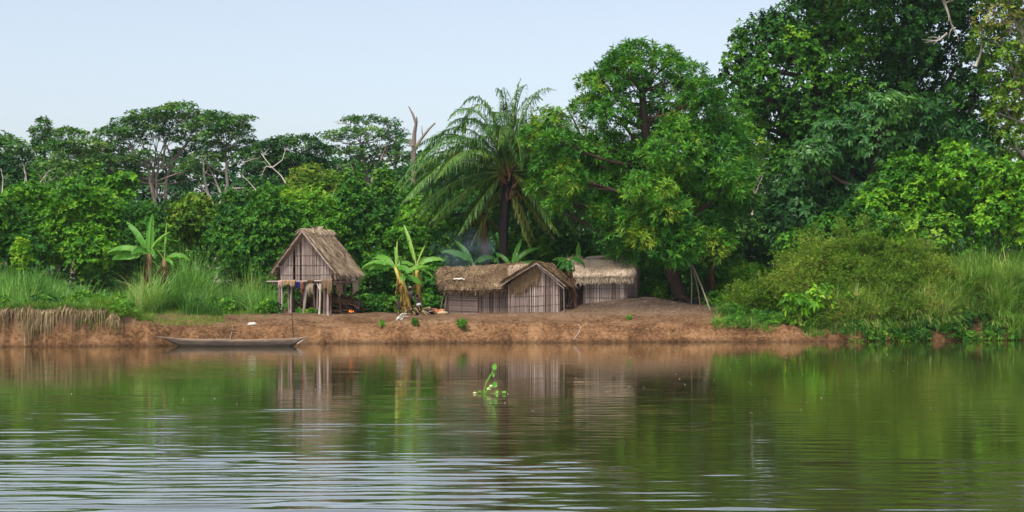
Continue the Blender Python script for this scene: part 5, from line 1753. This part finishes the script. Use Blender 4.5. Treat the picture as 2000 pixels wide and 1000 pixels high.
mb = MB()
px, x, y = scatter(5200, -260, 545, 77.5, 97)
b_ = np.interp(px, BX, BY)
ok = (y > b_ + .5 + np.where(px > 270, np.where(px < 430, 5., 6.6), 0)) & (vn(np.stack([x * .6, y * .6, x * 0], -1), 2) > .27)
ok &= ~((px > 515) & (y < 92))
x, y, px = x[ok], y[ok], px[ok]
n = len(x)
big = vn(np.stack([x * .28, y * .28, x * 0], -1), 13)
hh = (np.where(px > 330, .85, .5) + 1.7 * np.clip(big * 1.5 - .3, 0, 1)) * rng.uniform(.5, 1.25, n) * np.clip((y - 75) / 8, .5, 1.2) * np.where(px > 300, 1.35, 1.)
tufts(mb, x, y, ground(x, y), 19, .22, hh, rng.uniform(.022, .052, n), rng.uniform(.35, 1.1, n), np.clip(.5 + .7 * (vn(np.stack([x * .5, y * .5, x * 0], -1), 14) - .5) + rng.normal(0, .14, n), 0, 1))
kind(tag(mb.build('tall_grass', M['grass']), 'tall wild green grass covering the left bank', 'grass'), 'stuff')
# bright tuft and short lawn
mb = MB()
b = GP(203, 80.6)
n = 900
x = b[0] + rng.normal(0, .42, n)
y = b[1] + rng.normal(0, .3, n)
blades(mb, np.stack([x, y, ground(x, y) - .02], -1), rng.uniform(.5, 1.1, n), .022, np.arctan2(y - b[1], x - b[0]), rng.uniform(.2, .8, n), np.clip(rng.normal(.45, .12, n), 0, 1))
tag(mb.build('grass_tuft', M['lawn'], loc=b), 'bright green rounded grass tuft on the left bank', 'grass tuft')
mb = MB()
px, x, y = scatter(14000, 255, 620, 77.6, 90)
b_ = np.interp(px, BX, BY)
lim = np.interp(px, [255, 300, 420, 470, 620], [.9, 1.3, 2.0, 5.0, 7.0])
ok = (y > b_ + lim + rng.normal(0, .5, len(y))) & (vn(np.stack([x * .9, y * .9, x * 0], -1), 17) > .3 + .2 * (px > 440)) & (y < b_ + 9)
ok &= (px < 530) | (y > 88.8)
x, y = x[ok], y[ok]
n = len(x)
blades(mb, np.stack([x, y, ground(x, y) - .02], -1), rng.uniform(.1, .34, n), .016, rng.uniform(0, 6.28, n), rng.uniform(.1, .6, n), np.clip(rng.normal(.45, .2, n), 0, 1), segs=3)
kind(tag(mb.build('short_grass', M['lawn']), 'short bright grass on the dirt bank above the canoe bow', 'grass'), 'stuff')
# weeds at the foot of the shrubs and around the huts
mb = MB()
n = 0
lb = []
for px in np.arange(430, 545, 9):
    for q in range(3):
        p = GP(px + rng.uniform(-4, 4), rng.uniform(89, 94))
        r = rng.uniform(.25, .5)
        lb.append([*(p + UP * r * .6), r, r, r * .9])
for px in np.arange(-150, 540, 13):
    for q in range(2):
        p = GP(px + rng.uniform(-5, 5), rng.uniform(79, 95) if px < 250 else rng.uniform(86, 96))
        r = rng.uniform(.25, .6)
        lb.append([*(p + UP * r * .7), r, r, r])
for px in np.arange(690, 870, 9):
    for q in range(3):
        p = GP(px + rng.uniform(-4, 4), rng.uniform(93, 97))
        r = rng.uniform(.3, .75)
        lb.append([*(p + UP * r * .6), r, r, r * .9])
for px in np.arange(1262, 1420, 6):
    for q in range(3):
        p = GP(px + rng.uniform(-4, 4), rng.uniform(95.2, 99) if px < 1385 else rng.uniform(91, 97))
        r = rng.uniform(.2, .6)
        lb.append([*(p + UP * r * .6), r, r, r])
for px in (1316, 1350, 1362, 1372, 1284):
    p = GP(px, 93.2 + .02 * (px - 1310))
    lb.append([*(p + UP * .12), .22, .22, .2])
for px in (585, 604, 622, 612):
    p = GP(px, 89.1)
    lb.append([*(p + UP * .12), .16, .16, .18])
crown(mb, np.array(lb), .2, .12, 1.5, rng, K=5)
kind(tag(mb.build('ground_weeds', M['mid']), 'low leafy weeds along the foot of the shrubs', 'weeds'), 'stuff')

# hanging dry grass over the left bank: clumps whose blades spill over the edge and hang
def curtain(mb, cpx, cu, tmean, lift=lambda p: 0.):
    for q in range(len(cpx)):
        m_ = int(rng.integers(16, 46))
        yb_ = np.interp(cpx[q], BX, BY)
        yc = yb_ + cu[q]
        xc = (cpx[q] - 1000) / F * yc
        x = xc + rng.normal(0, .13, m_)
        y = yc + rng.normal(0, .12, m_)
        z = ground(x, y) + lift(cpx[q])
        a0 = np.stack([x, y, z - .03], -1)
        sw = rng.normal(0, .22)
        fan = rng.normal(sw, .5, m_)
        reach = cu[q] * rng.uniform(.6, 1., m_) + rng.uniform(-.15, .2, m_)
        hang = (rng.uniform(.15, 1.45, m_) * rng.uniform(.3, 1.15)) * np.interp(cpx[q], [-250, 200, 260], [1, .9, .55])
        rise = rng.uniform(.02, .22, m_)
        S = [(0, 0.), (.35, .9), (.75, .6), (1., -.1), (1.1, -.55), (1.14, -1.)]
        rows_ = []
        for r_, v_ in S:
            w_ = rise * v_ if v_ > 0 else hang * v_
            p_ = a0 + np.stack([fan * reach * r_ * .5, -reach * r_, w_], -1)
            p_[:, 2] = np.maximum(p_[:, 2], .04 + .02 * rng.random(m_))
            rows_.append(p_)
        wv = np.stack([np.ones(m_), rng.normal(0, .4, m_), np.zeros(m_)], -1) * rng.uniform(.006, .017, m_)[:, None]
        ks = (1, 1, .95, .85, .6, .15)
        v = np.stack([r_ + sg * wv * k_ for r_, k_ in zip(rows_, ks) for sg in (-1, 1)], 1).reshape(-1, 3)
        i_ = np.arange(m_)[:, None] * 12
        f_ = np.concatenate([i_ + np.array([[k_ * 2, k_ * 2 + 1, k_ * 2 + 3, k_ * 2 + 2]]) for k_ in range(5)])
        tn = np.clip(rng.normal(tmean + rng.normal(0, .15), .24, m_), 0, 1)
        mb.add(v, f_, np.repeat(tn, 12))


mb = MB()
cpx = np.concatenate([rng.uniform(-250, 215, 72), rng.uniform(205, 262, 4)])
curtain(mb, cpx, rng.uniform(.4, 1.2, len(cpx)), .42)
kind(tag(mb.build('hanging_dry_grass', M['dry']), 'curtain of dry grass and roots hanging over the left bank', 'dry grass'), 'stuff')

mb = MB()
n = 9000
px = rng.uniform(-250, 300, n)
y = np.interp(px, BX, BY) + rng.uniform(.25, 2.4, n)
x = (px - 1000) / F * y
ok = vn(np.stack([x * 1.1, y * 1.1, x * 0], -1), 61) > .34
x, y = x[ok], y[ok]
n = len(x)
blades(mb, np.stack([x, y, ground(x, y) - .03], -1), rng.uniform(.25, .85, n), rng.uniform(.014, .034, n), rng.normal(-1.57, 1.1, n), rng.uniform(.3, 1.6, n), np.clip(rng.normal(.55, .3, n), 0, 1))
kind(tag(mb.build('edge_grass', M['reed']), 'green and straw coloured grass tufts along the lip of the left bank', 'grass'), 'stuff')

# small yellow green bush at far left
tree('young_bush', 'small yellow green bush standing in the tall grass at left', 91, [(42, 480, 12, 1.2), (32, 490, 10), (52, 490, 11), (42, 505, 14), (40, 520, 12)], [(42, 540), (42, 510), (42, 485)], 'bright', .2, .1, .05, cover=1.3, seed=150, K=6, cat='bush', tbase=.75)

# ------------------------------------------------------------------ right bank vegetation
t = thing('feathery_shrub', 'wide feathery olive shrub overhanging the right bank', 'shrub', GP(1660, 90))
rs = np.random.default_rng(160)
sm, lm = MB(), MB()
roots = [(1500, 89.5, 2.1), (1545, 89.2, 3.3), (1585, 89.8, 4.4), (1620, 90.4, 4.9), (1660, 90.6, 5.2), (1700, 90.4, 5.4), (1740, 90.8, 5.1), (1785, 90.6, 4.6), (1825, 90.8, 4.0), (1575, 88.2, 2.8), (1640, 88.2, 3.2), (1700, 88.4, 3.2), (1760, 88.8, 3.2), (1810, 89.2, 2.8), (1455, 90.5, 1.5), (1840, 90.2, 3.2), (1690, 86.6, 1.6), (1760, 87.2, 1.7), (1640, 86.4, 1.4), (1820, 87.8, 1.8), (1590, 86.2, 1.2), (1670, 87.2, 1.9), (1730, 87.5, 1.9), (1790, 88., 1.9)]
for px, Y, ht in roots:
    b0 = GP(px, Y)
    tone = rs.normal(.6, .13)
    for k in range(46):
        az = rs.uniform(0, 2 * math.pi)
        out_ = rs.uniform(.15, .95) * ht * .55
        a_ = b0 + np.array([rs.normal(0, .3), rs.normal(0, .25), 0])
        top_ = ht * (rs.uniform(.55, 1.05) if rs.random() < .88 else rs.uniform(1.05, 1.3)) * (1 - .35 * (out_ / (ht * .55)) ** 2)
        s_ = np.linspace(0, 1, 9)
        q = np.stack([a_[0] + math.cos(az) * out_ * s_ ** 1.7 - .35 * s_ ** 2, a_[1] + math.sin(az) * out_ * s_ ** 1.7 - .25 * s_ ** 2, a_[2] + top_ * (1 - (1 - s_) ** 1.5) - rs.uniform(0, .5) * s_ ** 4 * ht * .4], -1)
        q[1:-1] += rs.normal(0, .05, (7, 3))
        tube(sm, q, np.linspace(.03, .008, 9), 4, rs.uniform(.4, 1), False)
        # short side sprays with small leaves
        m_ = int(34 * ht * rs.uniform(.6, 1.2))
        u_ = rs.uniform(.22, 1.02, m_)
        pp = np.stack([np.interp(u_, s_, q[:, c]) for c in range(3)], -1)
        off = rs.normal(size=(m_, 3)) * np.array([.26, .26, .16])
        tt_ = tone + rs.normal(0, .1) + rs.normal(0, .12, m_)
        for c in range(5):
            leaf(lm, pp + off + rs.normal(0, .05, (m_, 3)), off + rs.normal(0, .12, (m_, 3)) + UP * .06, UP + rs.normal(0, .5, (m_, 3)), .13 * rs.uniform(.7, 1.3, m_), .048, np.clip(tt_ + rs.normal(0, .1, m_), 0, 1))
sm.build('stems', M['husk'], t)
lm.build('foliage', M['olive'], t)
tree('large_leaved_plant', 'plant with broad yellow green leaves drooping over the bank', 86.4,
     [(1600, 585, 26), (1575, 600, 24), (1625, 600, 26), (1555, 588, 20), (1600, 625, 24), (1645, 590, 22), (1570, 628, 20), (1625, 630, 18), (1590, 648, 14)], [(1605, 655), (1605, 625), (1603, 590)], 'bright', .44, .2, .05, cover=.85, flat=.9, subs=3, ratio=.5, seed=161, K=6, cat='plant', out=1., up=.2, spread=(.5, 1.3), droop=.6, ldroop=.18, tbase=.42, lt=.12)
# reeds
mb = MB()
px, x, y = scatter(2600, 1640, 2250, 86.6, 96)
b_ = np.interp(px, BX, BY)
ok = (y > b_ + .15) & ((px > 1815) | (y < b_ + 1.6)) & (vn(np.stack([x * .7, y * .7, x * 0], -1), 22) > .25)
x, y, px, b_ = x[ok], y[ok], px[ok], b_[ok]
n = len(x)
ris = np.interp(px, [1690, 1810, 1880, 1960, 2250], [.1, .6, 1.9, 2.1, 1.9])
tufts(mb, x, y, ground(x, y) + ris * smooth((y - b_) / 3.2), 26, .2, rng.uniform(.6, 2.1, n) * np.interp(px, [1690, 1820, 1900], [.6, .85, 1.1]), rng.uniform(.034, .075, n), rng.uniform(.6, 1.8, n), np.clip(rng.normal(.5, .2, n) + .3 * (vn(np.stack([x * .6, y * .6, x * 0], -1), 23) - .5), 0, 1), .14)
# leafy base that carries the upper blades
kind(tag(mb.build('reed_grass', M['reed']), 'tall pale green reed grass on the right bank', 'reeds'), 'stuff')
mb = MB()
lb = []
for px in np.arange(1640, 2260, 13):
    for q in range(7):
        if rng.random() < .3 + .5 * math.sin(px * .05 + 2 * math.sin(px * .013)):
            continue
        yb_ = np.interp(px, BX, BY)
        yy = yb_ + 4 * rng.random() ** 1.6 + .05
        p = GP(px + rng.uniform(-8, 8), yy)
        r = rng.uniform(.2, .62) * (1.25 if rng.random() < .2 else 1)
        lb.append([p[0], p[1], p[2] + r * .3 + np.interp(px, [1690, 1810, 1880, 1960, 2250], [.3, .5, 1.5, 1.7, 1.5]) * smooth((yy - yb_) / 3.2), r, r, r * .8])
for px in np.arange(1425, 1690, 11):
    for q in range(3):
        yb_ = np.interp(px, BX, BY)
        yy = yb_ + rng.uniform(1.2, 5)
        p = GP(px + rng.uniform(-6, 6), yy)
        r = rng.uniform(.25, .55)
        lb.append([p[0], p[1], p[2] + r * .4, r, r, r * .8])
crown(mb, np.array(lb), .15, .07, .75, rng, K=6, droop=.35, tbase=.42, lt=.22)
kind(tag(mb.build('bank_creepers', M['mid']), 'tangle of green creepers over the foot of the right bank', 'creepers'), 'stuff')
# dry and green grass hanging on the right bank
mb = MB()
n = 900
px = rng.uniform(1395, 2220, n)
yb_ = np.interp(px, BX, BY)
y = yb_ + .15 + 3.2 * rng.random(n) ** 1.4 + np.where(px < 1540, .75, 0)
x = (px - 1000) / F * y
keep = vn(np.stack([x * .6, y * .6, x * 0], -1), 31) > np.where(px < 1540, .36, .3)
x, y, px, yb_ = x[keep], y[keep], px[keep], yb_[keep]
n = len(x)
zz = ground(x, y) + np.where(px > 1650, 1.1 * smooth((y - yb_) / 2.6) * rng.uniform(.4, 1.1, n), 0)
tufts(mb, x, y, zz, 24, .16, rng.uniform(.35, 1.15, n) * np.where(px < 1540, .6, 1), rng.uniform(.016, .036, n), rng.uniform(.7, 2., n), np.clip(rng.normal(.5, .22, n), 0, 1), .16)
px = np.concatenate([rng.uniform(1640, 1860, 150), rng.uniform(1560, 1700, 30)])
n = len(px)
y = np.interp(px, BX, BY) + rng.uniform(.2, 2.4, n)
x = (px - 1000) / F * y
tufts(mb, x, y, ground(x, y) + rng.uniform(.2, 1.9, n), 20, .2, rng.uniform(.7, 1.7, n), rng.uniform(.016, .036, n), rng.uniform(.9, 2.2, n), np.clip(rng.normal(.62, .25, n), 0, 1), .16)
cpx = rng.uniform(1640, 2200, 34)
curtain(mb, cpx, rng.uniform(.3, 1.9, len(cpx)), .5, lambda p: rng.uniform(0, .7) if p > 1680 else .1)
kind(tag(mb.build('bank_grass', M['reed']), 'mixed green and straw coloured grass trailing over the right bank', 'grass'), 'stuff')
for k, (lab, px, Y, r, h_) in enumerate([('dense dark green grass clump right of the leaning poles', 1432, 88.8, .45, 1.), ('drooping grass clump on the bank left of the broad leaved plant', 1505, 87.4, .4, .8)]):
    mb = MB()
    b = GP(px, Y)
    n = 1300
    x, y = b[0] + rng.normal(0, r, n), b[1] + rng.normal(0, r * .7, n)
    blades(mb, np.stack([x, y, ground(x, y) - .03], -1), h_ * rng.uniform(.4, 1., n), .022, np.arctan2(y - b[1], x - b[0]) + rng.normal(0, .4, n), rng.uniform(.3, 1.2, n), np.clip(rng.normal(.36, .16, n), 0, 1))
    tag(mb.build('grass_tuft', M['grass'], loc=b), lab, 'grass tuft')
# floating plants at the foot of the right bank
mb = MB()
n = 420
px = np.repeat(rng.uniform(1660, 2150, 30), 14) + rng.normal(0, 5, n)
y = np.interp(px, BX, BY) - np.abs(rng.normal(0, .3, n))
x = (px - 1000) / F * y
o_ = nz(rng.normal(size=(n, 3)) * .6 + UP)
leaf(mb, np.stack([x, y, rng.uniform(.01, .2, n)], -1), rng.normal(size=(n, 3)) * np.array([1, 1, .3]), o_, .12, .09, np.clip(rng.normal(.4, .2, n), 0, 1))
kind(tag(mb.build('floating_plants', M['bright']), 'green floating plants along the water edge of the right bank', 'water plants'), 'stuff')
# sparse litter on the soil
mb = MB()
n = 5200
px = rng.uniform(240, 1640, n)
y = np.interp(px, BX, BY) + rng.uniform(.15, 7, n) ** 1.
x = (px - 1000) / F * y
b = np.stack([x, y, ground(x, y) + .01], -1)
an = rng.uniform(0, 6.28, n)
d = np.stack([np.cos(an), np.sin(an), rng.normal(0, .25, n)], -1)
leaf(mb, b, d, UP + rng.normal(0, .3, (n, 3)), rng.uniform(.06, .22, n), rng.uniform(.012, .05, n), np.clip(rng.normal(.5, .3, n), 0, 1))
kind(tag(mb.build('leaf_litter', M['dry']), 'scattered dry leaves and stalks on the bare soil', 'leaf litter'), 'stuff')
mb = MB()
n = 420
px = rng.uniform(240, 1660, n)
y = np.interp(px, BX, BY) + rng.uniform(-.1, 3.2, n)
x = (px - 1000) / F * y
zz = ground(x, y)
for k in range(n):
    r = rng.uniform(.02, .07)
    if zz[k] < -.02:
        continue
    blob(mb, (x[k], y[k], zz[k] + r * .3), (r * 1.5, r, r * .45), .5, 7, 5, .5, k)
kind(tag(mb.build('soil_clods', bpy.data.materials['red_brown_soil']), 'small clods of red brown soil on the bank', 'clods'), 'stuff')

# ------------------------------------------------------------------ water hyacinth and specks
Yw = CAMZ * F / (769 - HY)
b = np.array([X(944, Yw), Yw, 0.])
hy = thing('water_hyacinth', 'single water hyacinth floating in mid river', 'water plant', b)


def Q(px, py, dy=0.):
    return P(px, py, Yw + dy)


rng = np.random.default_rng(3)
for pts, r in [([(944, 768), (950, 745), (957, 733), (963, 728)], .009), ([(945, 768), (949, 750), (956, 738), (964, 722)], .008), ([(947, 769), (953, 760), (960, 757), (966, 755)], .011), ([(946, 769), (951, 762), (957, 758)], .012), ([(948, 770), (960, 770), (970, 768)], .008), ([(943, 769), (936, 764), (930, 768)], .008)]:
    mb = MB()
    tube(mb, [Q(a_, b_) for a_, b_ in pts], r * 1.33, 6, .72, False)
    mb.build('stalk', M['hyacinth'], hy, smooth=True)
for px, py, w, h_, tt, tilt in [(965.5, 717, 9.5, 12, .5, .3), (963.5, 731.5, 5, 11, .42, 1.), (966.5, 751.5, 10, 11, .36, .4), (958.5, 753.5, 6.5, 4, .9, .6), (954.5, 759, 8, 5, .95, .8), (970.5, 765.5, 6, 6.5, .6, .4), (984.5, 766, 9, 4, .55, 1.2), (927, 767, 7, 2.5, .97, 1.2)]:
    mb = MB()
    c = Q(px, py)
    a = np.arange(14) / 14 * 2 * math.pi
    k = Yw / F
    ring = np.stack([c[0] + np.cos(a) * w * .5 * k, c[1] + np.sin(a) * math.sin(tilt) * w * .5 * k, c[2] + np.sin(a) * h_ * .5 * k * (1 + .12 * np.sin(a))], -1)
    cen = c + np.array([0, .02, 0])
    mb.add(np.concatenate([ring, [cen], ring * 1. + np.array([0, .006, 0]), [cen + np.array([0, .006, 0])]]),
           [[q, (q + 1) % 14, 14] for q in range(14)] + [[15 + (q + 1) % 14, 15 + q, 29] for q in range(14)], np.clip(tt + .08 * np.sin(np.arange(30)), 0, 1))
    mb.build('leaf', M['hyacinth'], hy, smooth=True)
mb = MB()
for k in range(26):
    a_ = Q(rng.uniform(938, 958), rng.uniform(764, 770))
    e = a_ + np.array([rng.normal(0, .06), rng.normal(0, .05), rng.uniform(-.02, .06)])
    tube(mb, [a_, e], .006, 4, rng.uniform(0, .9), False)
mb.build('root_tangle', M['hyacinth'], hy)
mb = MB()
for k in range(60):
    py = 690 + 120 * rng.random() ** 1.5
    Ys = CAMZ * F / (py - HY)
    p = np.array([X(rng.uniform(0, 2000), Ys), Ys, .012])
    r = rng.uniform(.004, .011)
    blob(mb, p, (r * 1.4, r, .012), rng.uniform(.2, 1.), 7, 4, .3, k)
kind(tag(mb.build('floating_specks', M['white']), 'pale flecks of foam and leaves drifting on the river', 'flecks'), 'stuff')

# ------------------------------------------------------------------ smoke of the cooking fire behind the huts
m, nd, lk = new_mat('blue_smoke')
tc = N(nd, 'ShaderNodeTexCoord')
no = N(nd, 'ShaderNodeTexNoise', i_Scale=.9, i_Detail=3.)
lk.new(tc.outputs['Object'], no.inputs['Vector'])
mr = N(nd, 'ShaderNodeMapRange', clamp=True)
mr.inputs['From Min'].default_value = .42
mr.inputs['From Max'].default_value = .72
mr.inputs['To Max'].default_value = .16
lk.new(no.outputs['Fac'], mr.inputs['Value'])
vp = N(nd, 'ShaderNodeVolumePrincipled')
vp.inputs['Color'].default_value = (.55, .72, .95, 1)
lk.new(mr.outputs[0], vp.inputs['Density'])
lk.new(vp.outputs[0], N(nd, 'ShaderNodeOutputMaterial').inputs['Volume'])
mb = MB()
c = P(905, 492, 95.6)
blob(mb, c, (2.3, .9, 1.5), .5, 18, 12, .35, 5)
kind(tag(mb.build('smoke', m, loc=c), 'thin blue smoke drifting above the left low hut', 'smoke'), 'stuff')

# ------------------------------------------------------------------ humid air
m, nd, lk = new_mat('humid_air')
vp = N(nd, 'ShaderNodeVolumePrincipled')
vp.inputs['Color'].default_value = (.8, .9, 1., 1)
vp.inputs['Density'].default_value = .0001
lk.new(vp.outputs[0], N(nd, 'ShaderNodeOutputMaterial').inputs['Volume'])
mb = MB()
box(mb, (0, 120, 20), (900, 360, 46))
kind(mb.build('haze', m), 'stuff')

# ------------------------------------------------------------------ light, sky, camera
SUN_EL, SUN_AZ = math.radians(58), math.radians(210)   # azimuth from +Y towards +X: behind the camera, a little to the left
w = bpy.data.worlds.new('World')
bpy.context.scene.world = w
w.use_nodes = True
nd, lk = w.node_tree.nodes, w.node_tree.links
nd.clear()
sky = nd.new('ShaderNodeTexSky')
sky.sky_type = 'NISHITA'
sky.sun_disc = False
sky.sun_elevation = SUN_EL
sky.sun_rotation = SUN_AZ
sky.air_density = 1.
sky.dust_density = 2.5
sky.ozone_density = 1.
hs = nd.new('ShaderNodeHueSaturation')
hs.inputs['Saturation'].default_value = .62
lk.new(sky.outputs[0], hs.inputs['Color'])
bg = nd.new('ShaderNodeBackground')
bg.inputs['Strength'].default_value = .14
lk.new(hs.outputs[0], bg.inputs['Color'])
out = nd.new('ShaderNodeOutputWorld')
lk.new(bg.outputs[0], out.inputs['Surface'])
sd = bpy.data.lights.new('sun', 'SUN')
sd.energy = 2.7
sd.angle = math.radians(10)
sd.color = (1., .95, .87)
so = bpy.data.objects.new('sun', sd)
C.objects.link(so)
from mathutils import Vector
dv = Vector((math.sin(SUN_AZ) * math.cos(SUN_EL), math.cos(SUN_AZ) * math.cos(SUN_EL), math.sin(SUN_EL)))
so.rotation_euler = dv.to_track_quat('Z', 'Y').to_euler()

cd = bpy.data.cameras.new('camera')
cd.sensor_width = 36
cd.lens = 36 * F / 2000
cd.shift_y = (HY - 500) / 2000
cd.clip_end = 20000
co = bpy.data.objects.new('camera', cd)
C.objects.link(co)
co.location = (0, 0, CAMZ)
co.rotation_euler = (math.pi / 2, 0, 0)
sc = bpy.context.scene
sc.camera = co
sc.view_settings.view_transform = 'Standard'
sc.view_settings.look = 'None'
sc.view_settings.exposure = .58
sc.cycles.max_bounces = 6
sc.cycles.diffuse_bounces = 2
sc.cycles.glossy_bounces = 2
sc.cycles.transmission_bounces = 3
sc.cycles.volume_bounces = 0
sc.cycles.sample_clamp_indirect = 6
print('tris', sum(len(o.data.polygons) for o in C.objects if o.type == 'MESH'))
